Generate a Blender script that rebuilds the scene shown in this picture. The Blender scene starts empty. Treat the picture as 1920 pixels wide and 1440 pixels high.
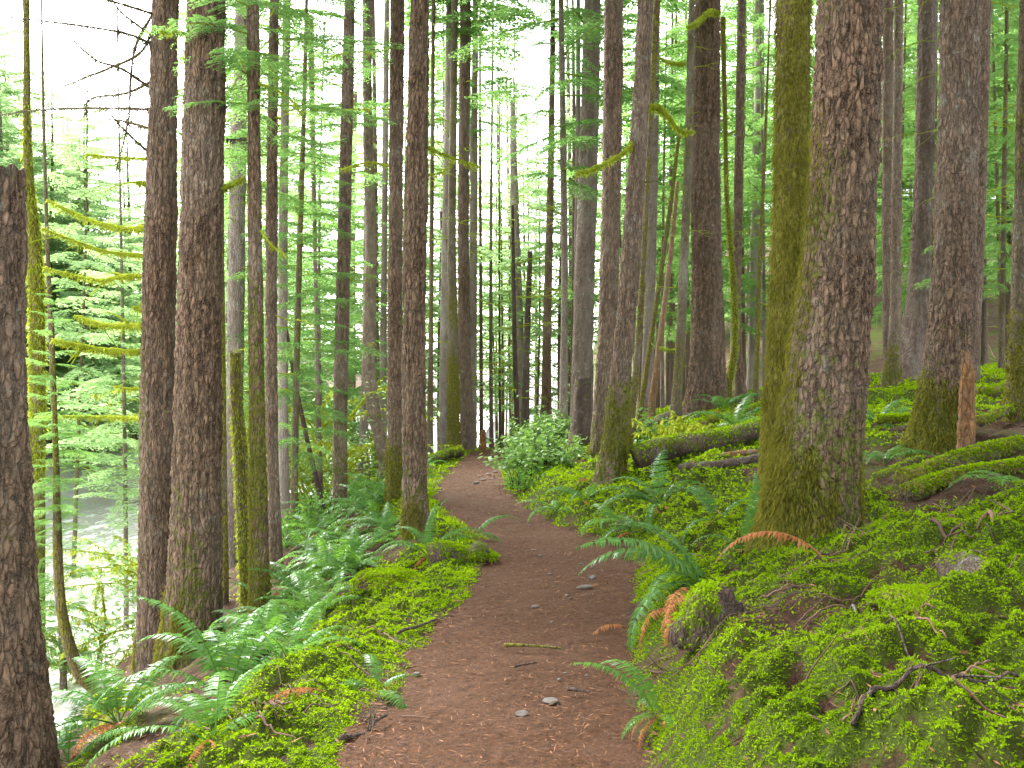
import bpy, math
import numpy as np
from math import radians, pi
RNG = np.random.default_rng(11)
FPX, CAMH, HY, CX = 1884.0, 1.6, 720.0, 960.0
SC = bpy.context.scene
COL = SC.collection

# ------------------------------------------------------------------ noise
def hsh(ix, iy, iz, s=0):
    n = (ix * 73856093) ^ (iy * 19349663) ^ (iz * 83492791) ^ (s * 26544357)
    n = n & 0xffffffff
    n = ((n ^ (n >> 13)) * 1274126177) & 0xffffffff
    n = ((n ^ (n >> 15)) * 2246822519) & 0xffffffff
    n = n ^ (n >> 16)
    return (n & 0xffff) / 65535.0

def vnoise(P, s=0):
    P = np.asarray(P, float)
    I = np.floor(P).astype(np.int64); f = P - I
    u = f * f * (3 - 2 * f)
    out = 0
    for dx in (0, 1):
        wx = u[:, 0] if dx else 1 - u[:, 0]
        for dy in (0, 1):
            wy = u[:, 1] if dy else 1 - u[:, 1]
            for dz in (0, 1):
                wz = u[:, 2] if dz else 1 - u[:, 2]
                out = out + hsh(I[:, 0] + dx, I[:, 1] + dy, I[:, 2] + dz, s) * wx * wy * wz
    return out

def fbm(P, o=4, s=0):
    a, t, r = 0.5, 0.0, 0.0
    P = np.asarray(P, float)
    for k in range(o):
        r = r + a * vnoise(P * 2 ** k + 17.3 * k, s + k); t += a; a *= .5
    return r / t

def n2(X, Y, sc, s=0, o=3):
    X = np.asarray(X, float).ravel(); Y = np.asarray(Y, float).ravel()
    return fbm(np.stack([X * sc, Y * sc, np.zeros_like(X) + .37], 1), o, s)

def worley(P, s=0):
    I = np.floor(P).astype(np.int64); f = P - I
    d1 = np.full(len(P), 9.0); d2 = np.full(len(P), 9.0)
    for dx in (-1, 0, 1):
        for dy in (-1, 0, 1):
            for dz in (-1, 0, 1):
                a, b, c = I[:, 0] + dx, I[:, 1] + dy, I[:, 2] + dz
                q = np.sqrt((dx + hsh(a, b, c, s) - f[:, 0]) ** 2 + (dy + hsh(a, b, c, s + 1) - f[:, 1]) ** 2
                            + (dz + hsh(a, b, c, s + 2) - f[:, 2]) ** 2)
                m = q < d1
                d2 = np.where(m, d1, np.minimum(d2, q)); d1 = np.where(m, q, d1)
    return d1, d2

def sstep(a, b, x):
    t = np.clip((x - a) / (b - a), 0, 1)
    return t * t * (3 - 2 * t)

# ------------------------------------------------------------------ mesh helpers
def mesh(name, V, Fs, mat, attrs=None, smooth=True):
    if not isinstance(Fs, list): Fs = [Fs]
    Fs = [np.asarray(f, np.int32) for f in Fs if len(f)]
    me = bpy.data.meshes.new(name)
    V = np.asarray(V, np.float32)
    me.vertices.add(len(V)); me.vertices.foreach_set('co', V.ravel())
    lv = np.concatenate([f.ravel() for f in Fs])
    tot = np.concatenate([np.full(len(f), f.shape[1], np.int32) for f in Fs])
    st = np.concatenate([[0], np.cumsum(tot)[:-1]]).astype(np.int32)
    me.loops.add(len(lv)); me.loops.foreach_set('vertex_index', lv)
    me.polygons.add(len(tot)); me.polygons.foreach_set('loop_start', st)
    me.polygons.foreach_set('use_smooth', np.full(len(tot), smooth))
    for k, a in (attrs or {}).items():
        at_ = me.attributes.new(k, 'FLOAT', 'POINT'); at_.data.foreach_set('value', np.asarray(a, np.float32))
    me.update(calc_edges=True)
    me.materials.append(mat)
    return me

def obj(name, me, parent=None, loc=(0, 0, 0), rot=(0, 0, 0), sc=1):
    o = bpy.data.objects.new(name, me); COL.objects.link(o)
    o.location = [float(v) for v in loc]; o.rotation_euler = [float(v) for v in rot]
    o.scale = (sc, sc, sc) if np.isscalar(sc) else sc
    if parent is not None: o.parent = parent
    return o

def tag(o, label, cat, group=None, kind=None):
    if label: o['label'] = label
    if cat: o['category'] = cat
    if group: o['group'] = group
    if kind: o['kind'] = kind
    return o

def thing(name, label, cat, loc, group=None, rotz=0):
    return tag(obj(name, None, None, loc, (0, 0, rotz)), label, cat, group)

class MB:
    def __init__(s): s.V = []; s.F = {}; s.n = 0; s.A = {}
    def add(s, V, F, **attrs):
        if not isinstance(F, list): F = [F]
        for f in F:
            f = np.asarray(f)
            if len(f): s.F.setdefault(f.shape[1], []).append(f + s.n)
        for k, a in attrs.items(): s.A.setdefault(k, []).append(np.zeros(len(V)) + a)
        s.V.append(V); s.n += len(V)
    def arr(s): return np.concatenate(s.V), [np.concatenate(v) for v in s.F.values()]
    def mesh(s, name, mat, smooth=True):
        V, F = s.arr()
        return mesh(name, V, F, mat, {k: np.concatenate(v) for k, v in s.A.items()}, smooth)

def nrm(v): return v / (np.linalg.norm(v, axis=-1, keepdims=True) + 1e-9)

def spline(P, n):
    P = np.asarray(P, float)
    k = len(P)
    if k < 3:
        t = np.linspace(0, k - 1, n); i = np.minimum(t.astype(int), k - 2); u = (t - i)[:, None]
        return P[i] * (1 - u) + P[i + 1] * u
    Q = np.vstack([2 * P[0] - P[1], P, 2 * P[-1] - P[-2]])
    t = np.linspace(0, k - 1, n); i = np.minimum(t.astype(int), k - 2); u = (t - i)[:, None]
    a, b, c, d = Q[i], Q[i + 1], Q[i + 2], Q[i + 3]
    return .5 * (2 * b + (c - a) * u + (2 * a - 5 * b + 4 * c - d) * u ** 2 + (3 * b - a - 3 * c + d) * u ** 3)

def tube(P, R, n=8, rough=0., rs=6., capped=True, seed=0):
    P = np.asarray(P, float); R = np.zeros(len(P)) + R
    T = nrm(np.gradient(P, axis=0))
    up = np.array([0, 0, 1.]) if abs(T[0, 2]) < .8 else np.array([1., 0, 0])
    A = nrm(np.cross(T, up)); B = np.cross(T, A)
    th = np.linspace(0, 2 * pi, n, endpoint=False)
    N = A[:, None] * np.cos(th)[None, :, None] + B[:, None] * np.sin(th)[None, :, None]
    V = (P[:, None] + N * R[:, None, None]).reshape(-1, 3)
    if rough:
        q = fbm(V * rs, 3, seed) - .5
        V = V + N.reshape(-1, 3) * (q * 2 * rough * np.repeat(R, n))[:, None]
    m = len(P)
    i = np.arange(m - 1)[:, None] * n; j = np.arange(n)[None]
    k = (j + 1) % n
    Fq = np.stack([i + j, i + k, i + n + k, i + n + j], -1).reshape(-1, 4)
    Fs = [Fq]
    if capped:
        V = np.vstack([V, P[0], P[-1]])
        b = m * n; jj = np.arange(n); kk = (jj + 1) % n
        Fs.append(np.stack([kk, jj, np.full(n, b)], 1))
        Fs.append(np.stack([jj + (m - 1) * n, kk + (m - 1) * n, np.full(n, b + 1)], 1))
    return V, Fs

def blades(P, D, L, W, rng, bend=.25, side=None):
    """kite-shaped leaflets: one quad each"""
    M = len(P); D = nrm(D)
    L = (np.zeros(M) + L)[:, None]; W = (np.zeros(M) + W)[:, None]
    if side is None: side = rng.normal(size=(M, 3))
    S = nrm(np.cross(D, side))
    mid = P + D * L * .45
    tip = P + D * L; tip[:, 2] -= (L * bend)[:, 0]
    V = np.stack([P, mid + S * W / 2, tip, mid - S * W / 2], 1).reshape(-1, 3)
    return V, np.arange(4 * M).reshape(-1, 4)

# ------------------------------------------------------------------ terrain
PY = [(1440, 660, 1200), (1300, 735, 1195), (1200, 795, 1175), (1120, 880, 1180), (1060, 915, 1195), (1030, 915, 1172), (1010, 905, 1110),
      (985, 872, 1042), (960, 838, 1000), (930, 815, 962), (890, 838, 938), (860, 868, 958), (848, 880, 975)]
_d = np.array([CAMH * FPX / (p[0] - HY) for p in PY])
_cx = np.array([((p[1] + p[2]) / 2 - CX) / FPX for p in PY]) * _d
_hw = np.array([(p[2] - p[1]) / 2 / FPX for p in PY]) * _d
_d = np.concatenate([[-6, 2.0], _d, [27, 34, 60, 140]]); _cx = np.concatenate([[-.3, -.15], _cx, [-.2, .4, 2.5, 6]])
_hw = np.concatenate([[.6, .6], _hw, [.6, .6, .6, .6]])
def pcx(Y): return np.interp(Y, _d, _cx)
def phw(Y): return np.interp(Y, _d, _hw)
WATER = -3.0

def hsm(X, Y):
    X = np.asarray(X, float); Y = np.asarray(Y, float)
    s = X - pcx(Y); w = phw(Y)
    tr = np.maximum(s - w, 0); tl = np.maximum(-s - w, 0)
    h = 2.4 * (1 - np.exp(-tr * .135)) + .02 * np.maximum(tr - 12, 0)
    h = h + (.07 + .13 * sstep(7.5, 5.8, Y)) * sstep(0, .35, tr)
    h = h + .22 * np.maximum(Y - 42, 0) * sstep(3, 14, tr)
    drop = -.43 * np.maximum(tl - .45, 0) - .5 * np.maximum(tl - 3.0, 0)
    drop = np.maximum(drop, -3.7)
    far = np.maximum(tl - 15, 0)
    drop = drop + np.where(tl > 15, .9 * np.minimum(far, 2) + .33 * far, 0)
    drop = np.minimum(drop, 22)
    h = h + drop
    h = h - .07 * np.maximum(Y - 24, 0) * np.exp(-tr / 6) * np.exp(-tl / 3)
    return h

def mossmask(X, Y):
    X = np.asarray(X, float).ravel(); Y = np.asarray(Y, float).ravel()
    s = X - pcx(Y); w = phw(Y); tr = s - w; tl = -s - w
    n = n2(X, Y, 1.1, 31, 3)
    n2_ = n2(X, Y, .45, 77, 2)
    right = .78 - .5 * sstep(1.2, 2.4, tr) * sstep(5.8, 7., Y) * sstep(13, 10, Y)
    right = right - .10 * sstep(8, 16, Y) - .25 * sstep(17, 26, Y)
    left = .75 - .55 * sstep(.55, 1.4, tl)
    base = np.where(s > 0, right, left)
    m = base + (n - .5) * 1.3 + (n2_ - .5) * .6
    edge = np.maximum(tr, tl) + (n2(X, Y, 3.5, 5, 2) - .5) * .35
    m = np.clip((m - .3) * 3, 0, 1) * sstep(-.05, .1, edge)
    return np.where(tl > 4.6, 0, m)

def hfull(X, Y):
    X = np.asarray(X, float); sh = X.shape
    X = X.ravel(); Y = np.asarray(Y, float).ravel()
    s = np.abs(X - pcx(Y)) - phw(Y)
    off = sstep(0.0, .5, s)
    h = hsm(X, Y)
    h = h + off * ((n2(X, Y, .7, 3, 2) - .5) * .24 + (n2(X, Y, 2.2, 9, 3) - .5) * .3)
    near = sstep(30, 8, Y)
    mm = mossmask(X, Y)
    h = h + off * near * mm * (.035 + (n2(X, Y, 9, 55, 3) - .5) * .26)
    e = s + (n2(X, Y, 3.0, 15, 3) - .5) * .42
    h = h - .05 * sstep(.1, -.12, e)
    return h.reshape(sh)

def hxy(x, y): return float(hfull(np.array([x]), np.array([y]))[0])

def at(px, py, dmin=2.2, dmax=110):
    d = np.geomspace(dmin, dmax, 4000)
    X = (px - CX) / FPX * d; Z = CAMH - (py - HY) / FPX * d
    hh = hsm(X, d)
    k = np.nonzero(Z < hh)[0]
    i = k[0] if len(k) else len(d) - 1
    return np.array([X[i], d[i], hxy(X[i], d[i])])

def wp(px, py, d): return np.array([(px - CX) / FPX * d, d, CAMH - (py - HY) / FPX * d])

# ------------------------------------------------------------------ node materials
class NT:
    def __init__(s, name):
        s.m = bpy.data.materials.new(name); s.m.use_nodes = True
        s.t = s.m.node_tree; s.t.nodes.clear()
        s.out = s.t.nodes.new('ShaderNodeOutputMaterial')
    def n(s, typ, ins=None, **props):
        nd = s.t.nodes.new(typ)
        for k, v in props.items(): setattr(nd, k, v)
        for k, v in (ins or {}).items(): s.set(nd.inputs[k], v)
        return nd
    def set(s, sock, v):
        if isinstance(v, bpy.types.NodeSocket): s.t.links.new(v, sock)
        elif isinstance(v, (tuple, list)) and len(v) == 3 and sock.type == 'RGBA': sock.default_value = (*v, 1)
        else: sock.default_value = v
    def mix(s, f, a, b, mode='MIX'):
        nd = s.t.nodes.new('ShaderNodeMix'); nd.data_type = 'RGBA'; nd.blend_type = mode
        s.set(nd.inputs[0], f); s.set(nd.inputs[6], a); s.set(nd.inputs[7], b)
        return nd.outputs[2]
    def math(s, op, a, b=0., c=0., clamp=False):
        nd = s.t.nodes.new('ShaderNodeMath'); nd.operation = op; nd.use_clamp = clamp
        s.set(nd.inputs[0], a); s.set(nd.inputs[1], b); s.set(nd.inputs[2], c)
        return nd.outputs[0]
    def rng(s, v, a, b, c=0., d=1.):
        nd = s.n('ShaderNodeMapRange', {0: v, 1: a, 2: b, 3: c, 4: d}, clamp=True)
        return nd.outputs[0]
    def noise(s, vec, scale, det=4., rough=.55, dist=0.):
        return s.n('ShaderNodeTexNoise', {'Vector': vec, 'Scale': scale, 'Detail': det, 'Roughness': rough, 'Distortion': dist}).outputs[0]
    def coord(s, sc=(1, 1, 1)):
        c = s.n('ShaderNodeTexCoord').outputs['Object']
        return s.n('ShaderNodeMapping', {'Vector': c, 'Scale': sc}).outputs[0]
    def wpos(s): return s.n('ShaderNodeNewGeometry').outputs['Position']
    def attr(s, name): return s.n('ShaderNodeAttribute', attribute_name=name).outputs['Fac']
    def island(s): return s.n('ShaderNodeNewGeometry').outputs['Random Per Island']
    def done(s, sh): s.t.links.new(sh, s.out.inputs[0]); return s.m
    def bump(s, h, st, dist): return s.n('ShaderNodeBump', {'Height': h, 'Strength': st, 'Distance': dist}).outputs[0]
    def pbr(s, col, rough=.8, normal=None, spec=.3, **k):
        ins = {'Base Color': col, 'Roughness': rough, 'Specular IOR Level': spec}
        if normal is not None: ins['Normal'] = normal
        ins.update(k)
        return s.n('ShaderNodeBsdfPrincipled', ins).outputs[0]

def leaf_mat(name, c1, c2, tr, trf=.45, gloss=0., rough=.45, clump=.8):
    g = NT(name)
    r = g.island(); p = g.wpos()
    nz = g.rng(g.noise(p, clump, 2), .35, .65)
    f = g.math('ADD', g.math('MULTIPLY', r, .6), g.math('MULTIPLY', nz, .5), clamp=True)
    col = g.mix(f, c1, c2)
    tcol = g.mix(f, tuple(v * .7 for v in tr), tr)
    d = g.n('ShaderNodeBsdfDiffuse', {'Color': col}).outputs[0]
    t = g.n('ShaderNodeBsdfTranslucent', {'Color': tcol}).outputs[0]
    sh = g.n('ShaderNodeMixShader', {0: trf, 1: d, 2: t}).outputs[0]
    if gloss:
        gl = g.n('ShaderNodeBsdfGlossy', {'Color': (.9, .95, 1.), 'Roughness': rough}).outputs[0]
        fr = g.n('ShaderNodeLayerWeight', {'Blend': .25}).outputs['Fresnel']
        sh = g.n('ShaderNodeMixShader', {0: g.math('MULTIPLY', fr, gloss, clamp=True), 1: sh, 2: gl}).outputs[0]
    return g.done(sh)

M = {}
M['hemlock'] = leaf_mat('hemlock_foliage', (.07, .155, .05), (.15, .27, .09), (.27, .49, .125), .53, clump=.35)
M['hemlock_lit'] = leaf_mat('lit_pale_foliage', (.17, .29, .12), (.29, .43, .21), (.46, .67, .29), .55, clump=.2)  # hemlock leaves paled: overexposed open light put into the colour
M['fern'] = leaf_mat('fern_leaf', (.045, .115, .025), (.11, .23, .052), (.17, .37, .045), .35, gloss=.05, rough=.4, clump=2.)
M['fern_light'] = leaf_mat('fern_leaf_light', (.065, .16, .03), (.15, .30, .05), (.21, .44, .05), .4, gloss=.04, rough=.4, clump=2.)
M['fern_dead'] = leaf_mat('fern_dead', (.24, .085, .03), (.46, .21, .095), (.5, .2, .08), .3, clump=3.)
M['salal'] = leaf_mat('shrub_leaf', (.07, .16, .04), (.20, .33, .085), (.26, .46, .07), .35, gloss=.25, rough=.35, clump=2.)
M['moss'] = leaf_mat('moss_sprigs', (.035, .09, .004), (.26, .395, .008), (.34, .52, .010), .42, clump=1.6)
M['moss_dark'] = leaf_mat('trunk_moss', (.055, .055, .008), (.24, .22, .035), (.26, .26, .04), .35, clump=3.)
M['moss_limb'] = leaf_mat('limb_moss', (.14, .17, .014), (.36, .42, .045), (.48, .56, .06), .35, clump=4.)

def bark_mat(name, dark, mid, palec, mossc, bsc=1., mossc2=(.17, .18, .03)):
    g = NT(name)
    p = g.coord((1, 1, .32)); q = g.coord()
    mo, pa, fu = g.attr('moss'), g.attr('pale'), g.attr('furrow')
    vor = g.n('ShaderNodeTexVoronoi', {'Vector': g.mix(.06, p, g.n('ShaderNodeTexNoise', {'Vector': p, 'Scale': 9. * bsc}).outputs[1]), 'Scale': 30. * bsc}, feature='DISTANCE_TO_EDGE').outputs[0]
    ve = g.rng(vor, 0., .16)
    nz = g.noise(p, 24. * bsc, 6, .65); nf = g.noise(q, 110., 3, .6)
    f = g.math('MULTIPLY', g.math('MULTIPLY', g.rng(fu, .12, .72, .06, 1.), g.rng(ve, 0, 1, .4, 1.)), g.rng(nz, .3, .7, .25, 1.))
    col = g.mix(f, dark, mid)  # furrows: bark's own darker tone plus some crevice shade put into the colour
    col = g.mix(g.math('MULTIPLY', g.rng(nf, .45, .7), .35), col, tuple(min(1, v * 1.7) for v in mid))
    col = g.mix(g.math('MULTIPLY', pa, g.rng(g.noise(p, 7., 3), .3, .7, .3, 1.)), col, palec)
    lich = g.rng(g.noise(q, 7.5, 6, .75, .6), .56, .63)
    lich = g.math('MULTIPLY', lich, g.rng(pa, 0., .5, .12, 1.))
    col = g.mix(g.math('MULTIPLY', lich, g.rng(nf, .35, .6, .2, .75)), col, (.36, .40, .34))
    mm = g.rng(g.math('ADD', g.math('SUBTRACT', mo, .5), g.math('MULTIPLY', g.math('SUBTRACT', g.noise(q, 13., 5, .7), .5), 2.2)), -.12, .22)
    mcol = g.mix(g.rng(g.noise(q, 30., 4, .7), .35, .65), mossc, mossc2)
    col = g.mix(g.math('MULTIPLY', g.rng(g.noise(q, 2.3, 3, .6), .42, .62), .3), col, (.16, .125, .085))
    col = g.mix(mm, col, mcol)
    h = g.math('ADD', g.math('MULTIPLY', ve, .6), g.math('ADD', nz, g.math('MULTIPLY', nf, .35)))
    b = g.bump(h, 1., .03)
    return g.done(g.pbr(col, .85, b, .2))
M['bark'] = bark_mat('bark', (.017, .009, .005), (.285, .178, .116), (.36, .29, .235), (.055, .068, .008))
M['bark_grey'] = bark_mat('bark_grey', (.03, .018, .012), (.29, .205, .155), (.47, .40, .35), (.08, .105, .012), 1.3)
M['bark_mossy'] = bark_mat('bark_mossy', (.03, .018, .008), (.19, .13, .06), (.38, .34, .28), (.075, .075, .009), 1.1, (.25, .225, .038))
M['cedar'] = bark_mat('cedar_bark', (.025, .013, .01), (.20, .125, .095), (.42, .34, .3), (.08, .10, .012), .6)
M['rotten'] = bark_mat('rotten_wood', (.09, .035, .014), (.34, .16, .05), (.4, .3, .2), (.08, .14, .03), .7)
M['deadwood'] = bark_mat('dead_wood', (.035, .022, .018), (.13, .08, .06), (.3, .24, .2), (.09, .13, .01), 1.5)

def twig_mat():
    g = NT('twig'); r = g.n('ShaderNodeObjectInfo').outputs['Random']
    nz = g.noise(g.coord(), 30., 3)
    col = g.mix(g.math('ADD', g.math('MULTIPLY', r, .7), g.math('MULTIPLY', nz, .4), clamp=True), (.03, .018, .013), (.19, .105, .065))
    return g.done(g.pbr(col, .8))
M['twig'] = twig_mat()

def ground_mat():
    g = NT('forest_floor'); p = g.wpos(); mo = g.attr('moss')
    litter = g.mix(g.rng(g.noise(p, 14., 6, .7), .3, .7), (.018, .010, .006), (.095, .048, .028))
    litter = g.mix(g.rng(g.noise(p, 55., 4, .7), .5, .75, 0, .5), litter, (.19, .10, .05))
    litter = g.mix(g.rng(g.noise(p, 2.2, 4, .6), .5, .66, 0, .55), litter, (.10, .14, .025))
    grav = g.attr('gravel')
    gc = g.n('ShaderNodeTexVoronoi', {'Vector': p, 'Scale': 7.}).outputs[1]
    gcol = g.mix(.75, gc, (.42, .41, .38)); gcol = g.mix(.55, gcol, (.5, .48, .44))
    litter = g.mix(grav, litter, gcol)
    f = g.rng(g.math('ADD', mo, g.math('MULTIPLY', g.math('SUBTRACT', g.noise(p, 18., 5, .7), .5), 1.8)), .38, .72)
    mcol = g.mix(g.rng(g.noise(p, 45., 5, .75), .32, .68), (.016, .022, .003), (.075, .115, .006))  # ground under and between sprigs darkened, their shade put into the colour
    mcol = g.mix(g.rng(g.noise(p, 1.6, 3), .42, .7, 0, .5), mcol, (.07, .07, .012))
    col = g.mix(f, litter, mcol)
    h = g.math('ADD', g.noise(p, 60., 5, .75), g.math('MULTIPLY', g.noise(p, 16., 4, .6), 1.5))
    return g.done(g.pbr(col, .9, g.bump(h, .9, .035), .15))
M['ground'] = ground_mat()

def path_mat():
    g = NT('needle_path'); p = g.wpos()
    a = g.noise(p, 38., 6, .75); b = g.noise(p, 1.3, 4, .6); c = g.noise(p, 120., 3, .7)
    col = g.mix(g.rng(a, .3, .7), (.019, .0078, .0033), (.122, .051, .0195))
    col = g.mix(g.rng(c, .55, .75, 0, .6), col, (.19, .08, .036))
    col = g.mix(g.rng(c, .42, .28, 0, .6), col, (.03, .016, .014))
    col = g.mix(g.rng(b, .52, .75, 0, .4), col, (.12, .062, .04))
    h = g.math('ADD', g.math('MULTIPLY', c, .5), a)
    return g.done(g.pbr(col, .88, g.bump(h, .9, .02), .2))
M['path'] = path_mat()

def water_mat():
    g = NT('river_water'); p = g.wpos()
    st = g.n('ShaderNodeMapping', {'Vector': p, 'Rotation': (0, 0, .1), 'Scale': (2.4, .8, 1)}).outputs[0]
    h = g.math('ADD', g.noise(st, 1.6, 4, .6, .6), g.math('MULTIPLY', g.noise(st, 6., 3, .6), .3))
    foam_glare = g.rng(g.noise(st, .9, 5, .65), .5, .6)
    col = g.mix(g.rng(g.noise(st, 2.6, 4, .65), .38, .62), (.45, .45, .35), (.72, .71, .64))  # water and foam whitened: blown-out sky glare put into the colour
    col = g.mix(foam_glare, col, (.75, .77, .75))
    return g.done(g.pbr(col, g.rng(foam_glare, 0, 1, .06, .5), g.bump(h, .5, .12), .6))
M['water'] = water_mat()

def stone_mat():
    g = NT('stone'); r = g.n('ShaderNodeObjectInfo').outputs['Random']
    nz = g.noise(g.coord(), 25., 5, .65)
    col = g.mix(g.math('MULTIPLY', nz, .8), g.mix(r, (.05, .04, .035), (.12, .10, .09)), (.16, .14, .125))
    return g.done(g.pbr(col, .7, g.bump(nz, .5, .01), .3))
M['stone'] = stone_mat()
def rock_mat():
    g = NT('river_rock'); r = g.n('ShaderNodeObjectInfo').outputs['Random']
    nz = g.noise(g.coord(), 9., 5, .65)
    col = g.mix(nz, g.mix(r, (.3, .29, .27), (.55, .53, .5)), (.42, .42, .36))
    return g.done(g.pbr(col, .7, g.bump(nz, .5, .03), .3))
M['rock'] = rock_mat()

# ------------------------------------------------------------------ ground, path, river
def build_ground():
    ys = np.concatenate([np.arange(-8, 1.4, .4), np.arange(1.4, 6, .03), np.arange(6, 13, .045), np.geomspace(13, 170, 210)])
    xs = np.concatenate([-np.geomspace(120, 7, 70), np.arange(-6.9, -2.2, .08), np.arange(-2.2, 4.2, .034), np.arange(4.2, 8, .07), np.geomspace(8, 120, 80)])
    X, Y = np.meshgrid(xs, ys)
    Z = hfull(X, Y)
    ny, nx = X.shape
    V = np.stack([X.ravel(), Y.ravel(), Z.ravel()], 1)
    i = np.arange(ny - 1)[:, None] * nx; j = np.arange(nx - 1)[None]
    Fq = np.stack([i + j, i + j + 1, i + nx + j + 1, i + nx + j], -1).reshape(-1, 4)
    tl = -(V[:, 0] - pcx(V[:, 1])) - phw(V[:, 1])
    grav = sstep(4.3, 5.2, tl) * sstep(18, 16.5, tl)
    o = obj('ground', mesh('ground', V, Fq, M['ground'], {'moss': mossmask(X, Y) * (.3 + .7 * sstep(.36, .5, n2(X, Y, 9., 55, 3) + .05)), 'gravel': grav}))
    tag(o, None, None, None, 'structure')
    # path
    yy = np.concatenate([np.arange(-2, 2, .2), np.arange(2, 13, .025), np.arange(13, 34, .06)])
    u = np.linspace(-1, 1, 64)
    X = pcx(yy)[:, None] + (phw(yy)[:, None] + .3) * u[None]; Y = np.repeat(yy[:, None], 64, 1)
    Z = hsm(pcx(Y.ravel()), Y.ravel()).reshape(X.shape) * 1.0 - .012
    Z = Z + ((n2(X, Y, 1.3, 41, 2) - .5) * .05 + (n2(X, Y, 8, 42, 3) - .5) * .022 + (n2(X, Y, 30, 43, 2) - .5) * .012).reshape(X.shape)
    Z = Z - .03 * (1 - np.minimum(1, (1 - np.abs(u)) * 6))[None] + .03 * (u ** 4)[None]*0
    ny, nx = X.shape
    i = np.arange(ny - 1)[:, None] * nx; j = np.arange(nx - 1)[None]
    Fq = np.stack([i + j, i + j + 1, i + nx + j + 1, i + nx + j], -1).reshape(-1, 4)
    o = obj('path', mesh('path', np.stack([X.ravel(), Y.ravel(), Z.ravel()], 1), Fq, M['path']))
    tag(o, None, None, None, 'structure')
    V = np.array([[-90, -30, WATER], [-2.5, -30, WATER], [-2.5, 160, WATER], [-90, 160, WATER]], float)
    o = obj('river', mesh('river', V, np.array([[0, 1, 2, 3]]), M['water']))
    tag(o, None, None, None, 'structure')
build_ground()

def build_moss():
    # sprigs of moss carpet, denser near the camera
    Vs = []; rng = RNG
    mb = MB()
    for (d0, d1, dens, L) in ((1.7, 4.2, 26000, .018), (4.2, 6.5, 12000, .024), (6.5, 10, 3800, .038), (10, 17, 1100, .06), (17, 30, 220, .1)):
        area = (d1 - d0) * ((d0 + d1) / 2 * 1.2 + 2.2)
        n = int(area * dens)
        Y = np.sqrt(rng.uniform(d0 ** 2, d1 ** 2, n)); X = (Y * .6 + 1.1) * rng.uniform(-1, 1, n)
        m = mossmask(X, Y) * sstep(.38, .52, n2(X, Y, 9., 55, 3) + .05)
        k = rng.random(n) < m
        X, Y = X[k], Y[k]
        Z = hfull(X, Y)
        P = np.stack([X, Y, Z - .004], 1)
        D = rng.normal(size=P.shape); D[:, 2] = np.abs(D[:, 2]) * .9 + .3
        V, Fq = blades(P, D, L * rng.uniform(.6, 1.5, len(P)), L * rng.uniform(.22, .45, len(P)), rng, .25)
        mb.add(V, Fq)
    o = obj('moss', mb.mesh('moss', M['moss'], False))
    tag(o, 'bright green feathery moss carpeting the ground beside the path', 'moss', None, 'stuff')
build_moss()

def build_litter():
    rng = RNG; mb = MB(); g = NT('litter_bits'); r = g.island()
    col = g.mix(g.math('POWER', r, 2.), (.045, .018, .010), (.26, .115, .05))
    mat = g.done(g.pbr(col, .8))
    n = 15000
    Y = 2.4 + 22 * rng.random(n) ** 1.8
    X = pcx(Y) + (phw(Y) + .1) * rng.uniform(-1, 1, n)
    Z = hsm(pcx(Y), Y) + .004
    sz = 1 + .06 * Y
    P = np.stack([X, Y, Z + rng.uniform(0, .01, n)], 1); D = rng.normal(size=P.shape); D[:, 2] *= .12
    V, Fq = blades(P, D, rng.uniform(.012, .05, n) * sz, rng.uniform(.002, .006, n) * sz, rng, 0, np.array([[0, 0, 1.]]) + rng.normal(size=(n, 3)) * .25)
    mb.add(V, Fq)
    # off path litter
    n = 26000
    Y = 2.4 + 22 * rng.random(n) ** 1.5; X = Y * rng.uniform(-.6, .6, n)
    s = np.abs(X - pcx(Y)) - phw(Y)
    k = (s > .0) & (rng.random(n) < 1.2 - mossmask(X, Y))
    X, Y = X[k], Y[k]; n = len(X); sz = 1 + .06 * Y
    P = np.stack([X, Y, hfull(X, Y) + .006], 1); D = rng.normal(size=P.shape); D[:, 2] *= .2
    V, Fq = blades(P, D, rng.uniform(.02, .07, n) * sz, rng.uniform(.003, .012, n) * sz, rng, 0, np.array([[0, 0, 1.]]) + rng.normal(size=(n, 3)) * .4)
    mb.add(V, Fq)
    o = obj('needle_litter', mb.mesh('needle_litter', mat, False))
    tag(o, 'rusty fallen needles and wood slivers strewn over path and slope', 'litter', None, 'stuff')
build_litter()
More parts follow.
